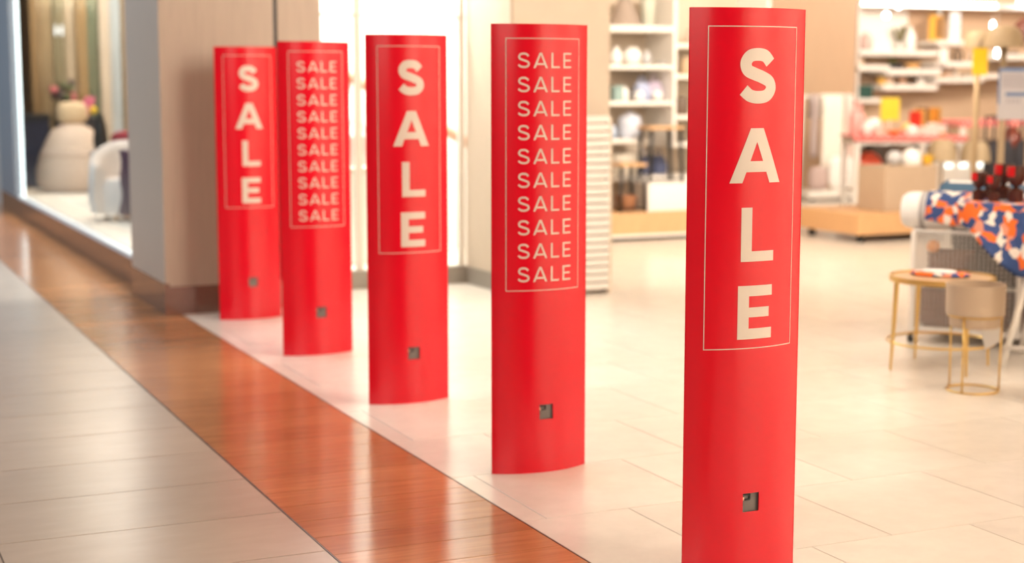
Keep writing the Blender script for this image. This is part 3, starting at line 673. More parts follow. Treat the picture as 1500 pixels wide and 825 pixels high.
for i in range(6):
    a = i * PI / 3; MB().tube([(0.06 * math.cos(a), 0.06 * math.sin(a), 0.01), (0.07 * math.cos(a), 0.07 * math.sin(a), 0.1), (0.02 * math.cos(a), 0.02 * math.sin(a), 0.19)], 0.008, 6).build('wire', M_BLACK, g)
boxitem('white_box', 'small white box fixed to the shelf fronts beside the pendant bulbs', 'box', 1370, 94, 15, 24, M_WHITE, -0.055, 0.05)
for px, c, lb in ((1381, (0.8, 0.42, 0.1), 'amber candle cup on the middle shelf'), (1393, (0.85, 0.6, 0.45), 'peach vase on the middle shelf'), (1404, (0.8, 0.7, 0.6), 'cream vase on the middle shelf')):
    lathed('cup' if px < 1385 else 'vase', lb, 'vase', B(px, 114), VASE, mat('shelfvase_%d' % px, c, 0.3), None, 16, 0.5)
plant('loose grey green plant below the middle shelf', (bx(1398), 15.4, 0.97), 1.5, ('sage', (0.35, 0.36, 0.16)))
boxitem('brown_box', 'dark brown box on the shelf past the pendant bulbs', 'box', 1478, 108, 16, 7, mat('umber', (0.12, 0.07, 0.04), 0.5))
lathed('bowl', 'white bowl on the shelf past the pendant bulbs', 'bowl', B(1492, 108), BOWL, wc, None, 20, 0.5)
boxitem('dark_tray', 'black tray on the high shelf behind the lamp shades', 'tray', 1485, 78, 22, 4, M_DARK)
for k, px in enumerate((1266, 1300, 1334, 1368, 1402, 1436, 1470)):
    dm = [mat('espresso', (0.05, 0.03, 0.02), 0.7, var=0.3, vscale=30), mat('char_brown', (0.10, 0.055, 0.03), 0.7, var=0.3, vscale=30)][k % 2]
    gg = thing('laundry_basket', ['dark woven basket below the stepped shelves, nearest the tan wall', 'umber woven basket next to the one by the tan wall', 'dark woven basket third along the back wall', 'umber woven basket fourth along the back wall', 'dark woven basket fifth along the back wall', 'umber woven basket sixth along the back wall', 'dark woven basket farthest from the tan wall'][k], 'basket', (bx(px), BY - 0.22, 0))
    MB().lathe([(0.12, 0), (0.14, 0.02), (0.15, 0.62), (0.14, 0.62), (0.13, 0.05), (0.01, 0.04)], 20).build('body', dm, gg)
    MB().ring((0, 0, 0.62), 0.147, 0.012, 20, 6).build('rim', dm, gg)
# glowing letters high on the wall, cut by the picture's edge
g = thing('lit_wall_letters', 'glowing white letters high on the warm back wall', 'sign', (bx(1486), BY - 0.1, bz(7)))
s_ = 20.3 / FPX
def stroke(x0, z0, x1, z1, t=0.035): MB().tube([(x0, 0, z0), (x1, 0, z1)], t / 2, 6).build('stroke', mat('blue_white_led', (1, 1, 1), 0.5, emit=(0.8, 0.9, 1), es=7), g)
stroke(-0.10, 0, -0.05, 0.2); stroke(0.0, 0, -0.05, 0.2); stroke(-0.08, 0.07, -0.02, 0.07)
stroke(0.04, 0.05, 0.04, 0.2); stroke(0.04, 0.05, 0.08, 0.0); stroke(0.08, 0.0, 0.12, 0.05); stroke(0.12, 0.05, 0.12, 0.2)
stroke(-0.15, 0.0, -0.15, 0.2)

# ------------------------------------------------------------------ garment rack with throws
p = fl(1208, 292)
g = thing('garment_rack', 'white rail rack with a low base beside the tan wall', 'rack', (p.x, p.y, 0))
RW, RH = 0.38, 1.22
MB().bevbox(-RW, RW, -0.21, 0.18, 0.03, 0.12, 0.01).build('base', M_WHITE, g)
for x in (-RW + 0.02, RW - 0.02): MB().tube([(x, 0, 0.11), (x, 0, RH)], 0.016, 8).build('post', M_WHITE, g)
MB().tube([(-RW, 0, RH), (RW, 0, RH)], 0.016, 8).build('rail', M_WHITE, g)
for x in (-0.28, 0.28):
    for y in (-0.14, 0.14): MB().lathe([(0.03, 0), (0.03, 0.03)], 10, (x, y)).build('foot', M_BLACK, g)
def throw(label, x, y, w_, z0, z1, c, nm):
    prof = [(0.030, RH - 0.26), (0.029, RH - 0.02), (0.020, RH + 0.018), (0.0, RH + 0.0255), (-0.020, RH + 0.018), (-0.029, RH - 0.02)]
    prof += [(-0.030, RH - 0.02 - (RH - 0.02 - z1) * k / 10) for k in range(1, 11)]
    P = [[(x + w_ * (i / 8 - 0.5), y + v - (0.012 * (1 + math.sin(i * 1.7 + 0.3 * k)) if k > 5 else 0), z) for i in range(9)] for k, (v, z) in enumerate(prof)]
    o = MB().grid(P).build('hanging_throw', fab(nm, c), None, (p.x, p.y, 0), 0, solid=0.012)
    return tag(o, label, 'throw')
throw('wide cream throw over the white rack rail', 0.06, -0.0, 0.30, RH, 0.33, (0.80, 0.73, 0.64), 'cream_wool')
throw('narrow mauve grey throw on the white rack', -0.20, 0.0, 0.10, RH - 0.2 + 0.2, 0.5, (0.42, 0.34, 0.32), 'mauve_wool')
throw('pale pink throw at the table end of the white rack', 0.285, 0.0, 0.10, RH, 0.2, (0.80, 0.58, 0.52), 'pink_wool')
one('folded_towel', MB().ell((0, 0, 0.2), (0.18, 0.06, 0.2), pw=0.55), fab('white_terry', (0.86, 0.84, 0.8)), 'bulky folded white towel standing on the rack base', 'towel', (p.x + 0.13, p.y - 0.135, 0.12))
one('folded_towel', MB().ell((0, 0, 0.14), (0.13, 0.06, 0.14), pw=0.55), fab('rose_grey', (0.5, 0.38, 0.35)), 'rose grey folded towel on the rack base', 'towel', (p.x - 0.2, p.y - 0.135, 0.12))

# ------------------------------------------------------------------ white display table with gingham top
TD = 16.0
TO = CAM + ray(1249, 300) * TD; TO.z = 0
x0, x1, TY = 0.0, (1412 - 1249) * TD / FPX, 0.0
g = thing('display_table', 'white four legged table under a red gingham cloth', 'table', TO, -YAW)
ZT, DT = 0.83, 0.62
MB().box(x0, x1, 0, DT, ZT - 0.07, ZT).build('table_top', M_WHITE, g)
for x in (x0 + 0.03, x1 - 0.03):
    for y in (0.03, DT - 0.03): MB().box(x - 0.03, x + 0.03, y - 0.03, y + 0.03, 0, ZT - 0.07).build('leg', M_WHITE, g)
MB().box(x0 + 0.04, x1 - 0.04, 0.12, DT - 0.04, 0.26, 0.29).build('lower_shelf', M_WHITE, g)
c = thing('gingham_cloth', 'red gingham cloth covering the white display table', 'tablecloth', TO, -YAW)
MB().box(x0 - 0.015, x1 + 0.015, -0.015, DT + 0.015, ZT, ZT + 0.015).build('top', M_GING, c)
MB().grid([[(x0 - 0.015 + (x1 - x0 + 0.03) * i / 20, -0.02 - 0.006 * math.sin(i * 1.9) * k, ZT + 0.012 - 0.025 * k) for i in range(21)] for k in range(3)]).build('edge', M_GING, c, solid=0.004)
ZT += 0.015
def colD(px, dep, z):
    q = CAM + ray(px, 190) * dep; return (q.x, q.y, z)
g = thing('display_table', 'second gingham topped table standing behind the black bags', 'table', (0, 0, 0))
xa, xb = colX(1405, 14.8), colX(1600, 14.8)
MB().box(xa, xb, 14.8, 15.6, 0.86, 0.93).build('table_top', M_GING, g)
for x in (xa + 0.04, xb - 0.04):
    for y in (14.84, 15.56): MB().box(x - 0.03, x + 0.03, y - 0.03, y + 0.03, 0, 0.86).build('leg', M_WHITE, g)
def T(px, dy): return colD(px, TD + 0.03 + 0.8 * dy, ZT)
pink = mat('pink_glaze', (0.85, 0.42, 0.38), 0.3)
for px, dy, s, lb in ((1248, 0.12, 1.1, 'tall pink carafe at the corner of the gingham table'), (1256, 0.3, 1.0, 'pink carafe behind the corner one on the gingham table')):
    lathed('carafe', lb, 'carafe', T(px + 4, dy), BOTTLE, pink, None, 18, s * 1.3)
lathed('white_pot', 'big white round pot on the gingham table', 'pot', T(1279, 0.42), GLOBE, wc, None, 24, 0.75)
lathed('white_pot', 'small white pot at the front corner of the gingham table', 'pot', T(1270, 0.05), GLOBE, wc, None, 20, 0.55)
lathed('pink_cup', 'blush cup beside the small white pot', 'cup', T(1288, 0.05), CUP, mat('blush', (0.85, 0.6, 0.52), 0.3), None, 18, 0.9)
lathed('bowl', 'orange red bowl in front of the yellow sign', 'bowl', T(1310, 0.1), BOWL, mat('orange_bowl', (0.85, 0.25, 0.06), 0.3), None, 20, 0.6)
lathed('bowl', 'white bowl behind the orange bowl on the gingham table', 'bowl', T(1320, 0.36), BOWL, wc, None, 20, 0.5)
lathed('dome', 'white domed pot between the sign and the boxes', 'pot', T(1336, 0.2), DOME, wc, None, 20, 0.6)
for px, dy, h_, lb in ((1354, 0.2, 0.09, 'low white gift box next to the domed pot'), (1366, 0.2, 0.13, 'white gift box between two others on the gingham table'), (1378, 0.2, 0.11, 'white gift box near the clear glass jug')):
    one('gift_box', MB().bevbox(-0.037, 0.037, -0.05, 0.05, 0, h_, 0.004), M_WHITE, lb, 'box', T(px, dy))
for k, (px, c_) in enumerate(((1340, (0.8, 0.05, 0.03)), (1346, (0.75, 0.45, 0.12)), (1351, (0.2, 0.1, 0.06)), (1357, (0.8, 0.4, 0.05)), (1363, (0.75, 0.3, 0.04)), (1369, (0.6, 0.3, 0.06)))):
    one('book', MB().bevbox(-0.015, 0.015, -0.08, 0.08, 0, 0.24 + 0.02 * (k % 3), 0.003), mat('book_%d' % k, c_, 0.5), ['red', 'ochre', 'dark brown', 'amber', 'orange', 'bronze'][k] + ' book standing in the row behind the gift boxes', 'book', T(px, 0.62))
lathed('globe_vase', 'small amber glass globe beside the yellow sign', 'vase', T(1328, 0.62), [(0.05, 0), (0.09, 0.05), (0.10, 0.11), (0.07, 0.18), (0.03, 0.2)], mat('honey_glass', (0.85, 0.55, 0.2), 0.15), None, 20, 0.6)
for k, (px, dy) in enumerate(((1392, 0.22), (1386, 0.5), (1400, 0.03))):
    lathed('glass_jug', ['clear glass jug next to the gift boxes', 'clear glass jug at the back of the gingham table', 'clear glass jug at the front corner of the gingham table'][k], 'jug', T(px, dy), [(0.05, 0), (0.075, 0.02), (0.07, 0.14), (0.05, 0.2), (0.06, 0.22), (0.056, 0.22), (0.045, 0.2), (0.064, 0.14), (0.068, 0.03), (0.01, 0.02)], M_CLEAR, None, 20, 0.6)
lathed('bowl', 'amber bowl in front of the clear jugs', 'bowl', T(1381, 0.02), BOWL, mat('amber_glass', (0, 0, 0)), None, 20, 0.35)
# yellow sign on a foot
g = thing('price_sign', 'square yellow sign on a stem on the gingham table', 'sign', T(1303, 0.32))
sw = 16.2 / FPX
MB().bevbox(-17 * sw, 17 * sw, -0.004, 0.004, 0.15, 0.15 + 33 * sw, 0.003).build('panel', mat('sign_yellow', (0.88, 0.70, 0.06), 0.5), g)
MB().box(-9 * sw, 9 * sw, -0.006, -0.004, 0.24, 0.245).build('print_line', mat('sign_print', (0.75, 0.55, 0.03), 0.5), g)
MB().tube([(0, 0, 0), (0, 0, 0.16)], 0.006, 6).build('stem', M_WHITE, g); MB().lathe([(0.05, 0), (0.05, 0.008)], 14).build('base', M_WHITE, g)
# below the table
LS = 0.29
one('paper_lantern', MB().ell((0, 0, 0.19), (0.17, 0.12, 0.19)), mat('coral_paper', (0.85, 0.12, 0.06), 0.6, var=0.25, vscale=7), 'large coral red paper ball on the lower shelf of the gingham table', 'ornament', colD(1274, TD + 0.36, LS))
one('paper_lantern', MB().ell((0, 0, 0.07), (0.05, 0.05, 0.07)), mat('amber_paper', (0.85, 0.5, 0.16), 0.5), 'small amber ball beside the coral one', 'ornament', colD(1294, TD + 0.17, LS))
lathed('tall_vase', 'slim white bottle vase on the lower shelf of the gingham table', 'vase', colD(1309, TD + 0.42, LS), BOTTLE, wc, None, 18, 1.35)
# oak cart with box
p = fl(1257, 357); CYy = p.y
g = thing('display_cart', 'low oak platform cart on black castors', 'cart', (0, 0, 0))
cx0, cx1 = p.x, colX(1480, CYy)
MB().bevbox(cx0, cx1, CYy, CYy + 0.9, 0.07, 0.255, 0.004).build('platform', mat('cart_oak', (0.62, 0.36, 0.17), 0.45, var=0.08, vscale=5, vstretch=(10, 10, 1)), g)
for x in (cx0 + 0.08, cx1 - 0.1):
    for y in (CYy + 0.08, CYy + 0.8): MB().lathe([(0.035, 0), (0.035, 0.07)], 12, (x, y)).build('castor', M_BLACK, g)
bxp0, bxp1 = colX(1296, CYy + 0.1), colX(1372, CYy + 0.1)
one('plinth_box', MB().bevbox(bxp0, bxp1, CYy + 0.1, CYy + 0.5, 0.255, 0.655, 0.004), mat('kraft_box', (0.46, 0.34, 0.235), 0.6, var=0.03), 'tan display box standing on the oak cart', 'box', (0, 0, 0))
for px, prof, s, m_, lb in ((1308, GLOBE, 0.55, gc, 'grey pot on the tan display box'), (1333, DOME, 0.85, wc, 'white domed jar on the tan display box'), (1356, CUP, 0.95, mat('gold_cup', (0.85, 0.5, 0.05), 0.25, 0.4), 'shiny gold cup on the tan display box')):
    lathed('pot', lb, 'pot', (colX(px, CYy + 0.25), CYy + 0.25, 0.655), prof, m_, None, 20, s)
# dome lamps on the cart
def dome_lamp(label, px, ytop, yb, depth, zbase, wpx, shade=None, name='table_lamp', pr=0.012):
    P_ = CAM + ray(px, yb) * depth; zb = P_.z; zt = (CAM + ray(px, ytop) * depth).z; r = wpx * depth / FPX / 2
    g = thing(name, label, 'lamp', (P_.x, P_.y, zbase)); h0, h1 = zb - zbase, zt - zbase; H = h1 - h0
    m_ = shade or mat('khaki_shade', (0.40, 0.30, 0.18), 0.6)
    MB().lathe([(r, h0), (r * 0.93, h0 + H * 0.45), (r * 0.80, h0 + H * 0.8), (r * 0.55, h1), (0.01, h1 + 0.004), (0.01, h1 - 0.006), (r * 0.53, h1 - 0.01), (r * 0.78, h0 + H * 0.78), (r * 0.91, h0 + H * 0.44), (r * 0.98, h0)], 28).build('shade', m_, g)
    MB().tube([(0, 0, 0.01), (0, 0, h1 - 0.005)], pr, 8).build('stem', mat('khaki_metal', (0.42, 0.30, 0.17), 0.4, 0.3), g)
    MB().lathe([(r * 0.6, 0), (r * 0.6, 0.015), (r * 0.15, 0.03), (0.012, 0.03)], 24).build('base', mat('khaki_metal', (0, 0, 0)), g)
    MB().sphere((0, 0, h0 + H * 0.4), 0.025).build('bulb', mat('bulb_off', (0.9, 0.88, 0.8), 0.3), g)
def depth_at(px, Y): return Y / ray(px, 300).y
dome_lamp('khaki dome table lamp on the oak cart, beside the tan display box', 1380, 204, 236, depth_at(1380, CYy + 0.3), 0.255, 44)
dome_lamp('khaki dome table lamp on the oak cart, beside the black bags', 1428, 206, 237, depth_at(1428, CYy + 0.25), 0.255, 45)
dome_lamp('slender khaki floor lamp carrying the yellow sign', 1433, 45, 70, 11.6, 0, 42, None, 'floor_lamp', 0.022)
dome_lamp('khaki floor lamp with the wider shade, behind the notice stand', 1471, 39, 69, 11.1, 0, 58, None, 'floor_lamp', 0.02)
dome_lamp('dark brown dome floor lamp behind the khaki floor lamps', 1512, 27, 62, 11.9, 0, 62, mat('oxblood', (0.16, 0.045, 0.03), 0.5), 'floor_lamp', 0.02)
# yellow tag on the floor lamp
P_ = CAM + ray(1435, 110) * 11.5
g = thing('hanging_sign', 'bright yellow hanging sign on the slender floor lamp', 'sign', P_)
MB().bevbox(-0.055, 0.055, -0.003, 0.003, 0, 0.195, 0.002).build('panel', mat('sign_amber', (0.92, 0.58, 0.01), 0.5), g, rotz=-YAW)
MB().tube([(0, 0.0, 0.19), (0, 0.0, 0.25)], 0.004, 6).build('cord', M_DARK, g)
# small pendant bulbs
for px, py, d in ((1454, 38, 12.6), (1460, 78, 12.6)):
    P_ = CAM + ray(px, py + 6) * d
    g = thing('pendant_bulb', ['upper', 'lower'][py > 50] + ' small bright pendant bulb hanging near the khaki floor lamps', 'lamp', P_)
    MB().ell((0, 0, 0.035), (0.018, 0.018, 0.036), 12, 8).build('bulb', mat('bright_bulb', (1, 1, 1), 0.5, emit=(0.95, 1, 1), es=12), g); MB().tube([(0, 0, 0.065), (0, 0, 3.4 - P_.z)], 0.002, 5).build('cord', M_WHITE, g)
for px, py, d in ((1380, 3, 18), (1316, 9, 18), (1298, 23, 18)):
    P_ = CAM + ray(px, py + 4) * d
    g = thing('pendant_bulb', {1380: 'pendant bulb above the amber frame', 1316: 'pendant bulb before the lit top strip', 1298: 'pendant bulb low before the lit display shelf'}[px], 'lamp', P_)
    MB().sphere((0, 0, 0.035), 0.032).build('bulb', mat('bright_bulb', (1, 1, 1)), g); MB().tube([(0, 0, 0.06), (0, 0, 3.4 - P_.z)], 0.002, 5).build('cord', M_WHITE, g)
# notice on a stand
P_ = fl(1482, 420, 0.0)
d_ = 10.6; P_ = CAM + ray(1483, 176) * d_; ZB = P_.z
g = thing('notice_stand', 'notice board with blue printed rows on a khaki post', 'sign', (P_.x, P_.y, 0), -YAW - math.radians(17))
nw, nh = 44 * d_ / FPX, 76 * d_ / FPX
MB().bevbox(-nw / 2, nw / 2, -0.008, 0.008, ZB, ZB + nh, 0.004).build('board', mat('notice_paper', (0.52, 0.50, 0.52), 0.4), g)
nb_ = mat('notice_blue', (0.12, 0.20, 0.38), 0.5); ng = mat('notice_grey', (0.32, 0.30, 0.34), 0.5)
MB().box(-nw / 2, nw / 2, -0.010, -0.008, ZB + nh * 0.93, ZB + nh).build('heading_band', nb_, g)
MB().box(-nw / 2, -nw / 2 + 0.012, -0.010, -0.008, ZB + nh * 0.3, ZB + nh).build('edge_band', nb_, g)
for k in range(6): MB().box(-nw * 0.38, nw * 0.44, -0.010, -0.008, ZB + nh * (0.86 - 0.048 * k), ZB + nh * (0.88 - 0.048 * k)).build('print_line', ng, g)
MB().box(-nw * 0.25, nw * 0.44, -0.010, -0.008, ZB + nh * 0.46, ZB + nh * 0.53).build('print_line', nb_, g)
for k in range(4): MB().box(-nw * 0.2 + k * nw * 0.12, -nw * 0.15 + k * nw * 0.12, -0.010, -0.008, ZB + nh * 0.33, ZB + nh * 0.40).build('print_mark', ng, g)
MB().box(-0.085, -0.045, 0.0, 0.03, 0.02, ZB + 0.1).build('post', mat('khaki_post', (0.42, 0.31, 0.19), 0.5), g); MB().bevbox(-0.25, 0.18, -0.15, 0.15, 0, 0.02, 0.005).build('base', mat('khaki_post', (0, 0, 0)), g)
# black bags hanging on a rail
P_ = CAM + ray(1477, 176) * 14.75
g = thing('bag_rail', 'black rail stand behind the notice board', 'rack', (P_.x, P_.y, 0), -YAW)
for x in (-0.21, 0.34): MB().tube([(x, 0, 0), (x, 0, P_.z + 0.03)], 0.012, 8).build('post', M_BLACK, g)
MB().tube([(-0.22, 0, P_.z + 0.03), (0.36, 0, P_.z + 0.03)], 0.012, 8).build('rail', M_BLACK, g)
MB().box(-0.25, 0.35, -0.15, 0.15, 0, 0.02).build('base', M_BLACK, g)
for k, x in enumerate((-0.13, 0.0, 0.13, 0.26)):
    q = Vector((P_.x, P_.y, 0)) + Vector((math.cos(-YAW), math.sin(-YAW), 0)) * x
    g = thing('tote_bag', ['slack black tote at the lamp end of the bag rail', 'black tote second along the bag rail', 'black tote third along the bag rail', 'black tote at the far end of the bag rail'][k], 'bag', (q.x, q.y, P_.z - 0.52), -YAW)
    MB().loft([[(sx_ * wx, sy_ * wy, z) for sx_, sy_ in ((-1, -1), (0, -1.3), (1, -1), (1, 1), (0, 1.3), (-1, 1))] for wx, wy, z in ((0.054, 0.03, 0), (0.06, 0.045, 0.12), (0.054, 0.03, 0.26), (0.02, 0.01, 0.33))], True, True).build('body', M_DARK, g)
    MB().tube([(0, -0.012, 0.31), (0, -0.019, 0.5), (0, -0.0185, 0.552), (0, -0.012, 0.564), (0, 0, 0.5685), (0, 0.012, 0.564), (0, 0.0185, 0.552), (0, 0.019, 0.5), (0, 0.012, 0.31)], 0.0062, 6).build('strap', M_DARK, g)
# low bench with lit front strip
P_ = CAM + ray(1420, 243) * 15.3
g = thing('lit_bench', 'low white bench with a bright lit front strip behind the dome lamps', 'bench', (P_.x, P_.y, 0))
MB().bevbox(-0.34, 0.9, 0, 0.25, 0, P_.z + 0.07, 0.006).build('body', M_WHITE, g)
for x0_, x1_ in ((-0.30, -0.21), (-0.12, -0.03), (0.07, 0.2), (0.3, 0.38)): MB().box(x0_, x1_, -0.006, 0.0, P_.z - 0.015, P_.z + 0.03).build('light_strip', mat('bench_led', (1, 1, 1), 0.5, emit=(0.85, 1, 0.98), es=1.5), g)
lathed('vase', 'big red brown vase on the low lit bench', 'vase', (0, 0, 0), [(0.06, 0), (0.09, 0.02), (0.12, 0.12), (0.10, 0.22), (0.05, 0.28), (0.06, 0.3)], mat('chestnut_glaze', (0.22, 0.05, 0.03), 0.15)).location = (P_.x + 0.62, P_.y + 0.125, P_.z + 0.07)

# ------------------------------------------------------------------ wire pen, rolls, trestle table
O = Vector((5.42, 6.77, 0)); ANG = math.radians(-53.684)
U, V = Vector((math.cos(ANG), math.sin(ANG), 0)), Vector((-math.sin(ANG), math.cos(ANG), 0))
def L(u, v, z=0.0): return O + U * u + V * v + Vector((0, 0, z))
PL, PD, PHt = 1.5, 0.75, 0.605
g = thing('wire_pen', 'white wire mesh pen on castors filled with baskets', 'wire bin', O, ANG)
def rail(a, b, r): return MB().tube([a, b], r, 6)
for x in (0.0, 0.56, PL):
    MB().box(x - 0.012, x + 0.012, -0.012, 0.012, 0.06, PHt).build('post', M_WHITE, g)
for x in (0.0, PL): MB().box(x - 0.012, x + 0.012, PD - 0.012, PD + 0.012, 0.06, PHt).build('post', M_WHITE, g)
def meshpanel(a, b):
    a, b = Vector(a), Vector(b); n = int((b - a).length / 0.0225); mb = MB(); h = 0.0015; d = (b - a).normalized(); q = Vector((-d.y, d.x, 0))
    def bar(p0, p1, e): 
        t = (p1 - p0).normalized(); s2 = t.cross(e).normalized() * h; e = e * h
        r = lambda c: [tuple(c - s2 - e), tuple(c + s2 - e), tuple(c + s2 + e), tuple(c - s2 + e)]
        mb.loft([r(p0), r(p1)], True, False)
    for i in range(1, n): p0 = a + (b - a) * (i / n); bar(p0 + Vector((0, 0, 0.07)), p0 + Vector((0, 0, PHt)), q)
    for k in range(25): z = Vector((0, 0, 0.07 + k * (PHt - 0.07) / 24.0)); bar(a + z, b + z, q)
    return mb
for a, b in (((0, 0, 0), (0.56, 0, 0)), ((0.56, 0, 0), (PL, 0, 0)), ((0, 0, 0), (0, PD, 0)), ((0, PD, 0), (PL, PD, 0))):
    meshpanel(a, b).build('wire_mesh', M_WHITE, g)
for a, b in (((0, 0), (PL, 0)), ((0, 0), (0, PD)), ((0, PD), (PL, PD)), ((PL, 0), (PL, PD))):
    for z in (0.07, PHt): rail((*a, z), (*b, z), 0.009).build('rail', M_WHITE, g)
MB().box(0, PL, 0, PD, 0.075, 0.085).build('base_board', M_WHITE, g)
MB().box(0.01, PL - 0.01, 0.02, 0.04, 0.305, 0.32).build('cross_bar', M_WHITE, g)
for x in (0.0, PL):
    for y in (0.0, PD):
        c = MB(); c.tube([(x - 0.012, y, 0.027), (x + 0.012, y, 0.027)], 0.027, 12); k = c.build('castor', M_BLACK, g); MB().box(x - 0.018, x + 0.018, y - 0.006, y + 0.02, 0.027, 0.075).build('castor_fork', M_WHITE, k)
wick = mat('rust_wicker', (0.15, 0.04, 0.016), 0.6, var=0.35, vscale=45)
for k, (x, y, z, m_, lb) in enumerate(((0.13, 0.14, 0.085, wick, 'rust wicker basket in the corner of the wire pen'), (0.385, 0.14, 0.085, wick, 'rust wicker basket second in the lower row of the wire pen'), (0.64, 0.16, 0.085, wick, 'rust wicker basket third in the lower row of the wire pen'), (0.9, 0.16, 0.085, wick, 'rust wicker basket below the cloth end in the wire pen'), (0.16, 0.17, 0.29, wick, 'upper rust basket in the corner of the wire pen'), (0.42, 0.17, 0.29, M_DARK, 'upper black basket in the wire pen'), (0.68, 0.17, 0.29, M_DARK, 'upper black basket under the printed cloth'))):
    gg = thing('basket', lb, 'basket', L(x, y, z), ANG)
    rr = 0.105
    MB().loft([[(math.copysign(abs(math.cos(a)) ** 0.5, math.cos(a)) * r, math.copysign(abs(math.sin(a)) ** 0.5, math.sin(a)) * r, zz) for a in [2 * PI * i / 20 for i in range(20)]] for r, zz in ((rr * 0.9, 0), (rr, 0.02), (rr * 1.05, 0.19), (rr * 0.97, 0.19), (rr * 0.9, 0.04))], True, True).build('body', m_, gg)
    for i in range(5): MB().tube([(math.copysign(abs(math.cos(a)) ** 0.5, math.cos(a)) * rr * (1.0 + 0.012 * i), math.copysign(abs(math.sin(a)) ** 0.5, math.sin(a)) * rr * (1.0 + 0.012 * i), 0.03 + i * 0.04) for a in [2 * PI * q / 20 for q in range(20)]], 0.008, 5, closed=True).build('weave_band', m_, gg)
one('fruit', MB().sphere((0, 0, 0.035), 0.035), mat('amber_ball', (0.85, 0.33, 0.05), 0.4), 'small amber ball on the corner basket of the wire pen', 'ball', L(0.085, 0.085, 0.482))

# rolled duvet lying on the pen rim, axis along the rim
def roll(label, u0, u1, v, zc, r, m_, bands, bm_, name='bedding_roll'):
    g = thing(name, label, 'roll', L(u0, v, zc - r), ANG); ln = u1 - u0
    prof = [(0.0, 0.01), (0.012, 0.55), (0.0, 0.80), (0.02, 0.94), (0.05, 1.0), (0.1, 1.0), (ln * 0.5, 0.97), (ln - 0.05, 1.0), (ln - 0.02, 0.93), (ln, 0.8), (ln, 0.01)]
    n = 28
    MB().loft([[(x, q * r * math.cos(2 * PI * i / n), r + q * r * math.sin(2 * PI * i / n)) for i in range(n)] for x, q in prof], False, True).build('body', m_, g)
    for b in bands:
        MB().loft([[(x, q * r * math.cos(2 * PI * i / n), r + q * r * math.sin(2 * PI * i / n)) for i in range(n)] for x, q in ((b - 0.014, 0.985), (b - 0.012, 1.02), (b + 0.012, 1.02), (b + 0.014, 0.985))], False, True).build('band', bm_, g)
    MB().tube([(0.004 , 0.35 * r * math.cos(t) * (t / 9), r + 0.35 * r * math.sin(t) * (t / 9)) for t in [i * 0.45 for i in range(24)]], 0.004, 5).build('roll_fold', bm_, g)
fw_ = fab('white_cotton', (0.82, 0.80, 0.77)); gb = fab('grey_band', (0.42, 0.40, 0.39))
roll('white rolled duvet with grey bands lying on the wire pen rim', -0.08, 0.29, 0.085, PHt + 0.105, 0.1, fw_, (0.115, 0.28), gb)
stripes = fab('slate_blue', (0.055, 0.12, 0.20))
g = thing('bedding_roll', 'blue and white striped rolled blanket behind the white duvet roll', 'roll', L(0.05, 0.36, PHt + 0.028), ANG)
n = 28
MB().loft([[(x, q * 0.115 * math.cos(2 * PI * i / n), 0.115 + q * 0.115 * math.sin(2 * PI * i / n)) for i in range(n)] for x, q in ((0, 0.01), (0.0, 0.8), (0.03, 0.98), (0.06, 1), (0.55, 1), (0.58, 0.9), (0.58, 0.01))], False, True).build('body', stripes, g)
for a0, a1 in ((58, 70), (104, 120), (150, 165)):
    MB().grid([[(x, 0.117 * math.cos(math.radians(a)), 0.115 + 0.117 * math.sin(math.radians(a))) for a in [a0 + (a1 - a0) * i / 4 for i in range(5)]] for x in (0.05, 0.3, 0.555)]).build('stripe', fw_, g)
one('stacked_cushion', MB().ell((0, 0, 0.1), (0.24, 0.13, 0.10), pw=0.6), fab('dark_cushion', (0.06, 0.055, 0.06)), 'dark cushion in the wire pen holding up the striped roll', 'cushion', L(0.33, 0.44, PHt - 0.17), ANG)
one('stacked_cushion', MB().ell((0, 0, 0.175), (0.3, 0.12, 0.175), pw=0.6), fab('brown_cushion', (0.09, 0.035, 0.02)), 'brown cushion below the dark cushion in the wire pen', 'cushion', L(0.33, 0.46, 0.085), ANG)

# trestle table
g = thing('trestle_table', 'white trestle table under the printed cloth', 'table', L(0, 0, 0), ANG)
TX0, TX1, TV0, TV1, TZ = 0.37, 1.55, -0.56, -0.07, 0.80
MB().bevbox(TX0, TX1, TV0, TV1, TZ - 0.03, TZ, 0.005).build('table_top', M_WHITE, g)
for ub in (0.6, 1.35):
    for v, vt in ((-0.54, -0.42), (-0.1, -0.2)):
        s = 0.16 if ub < 1 else -0.16
        MB().tube([(ub, v, 0), (ub + s, vt, TZ - 0.03)], 0.016, 8).build('leg', M_WHITE, g)
for v in (-0.53, -0.12): MB().tube([(0.6, v + 0.0, 0.10), (1.35, v, 0.10)], 0.012, 8).build('cross_bar', M_WHITE, g)
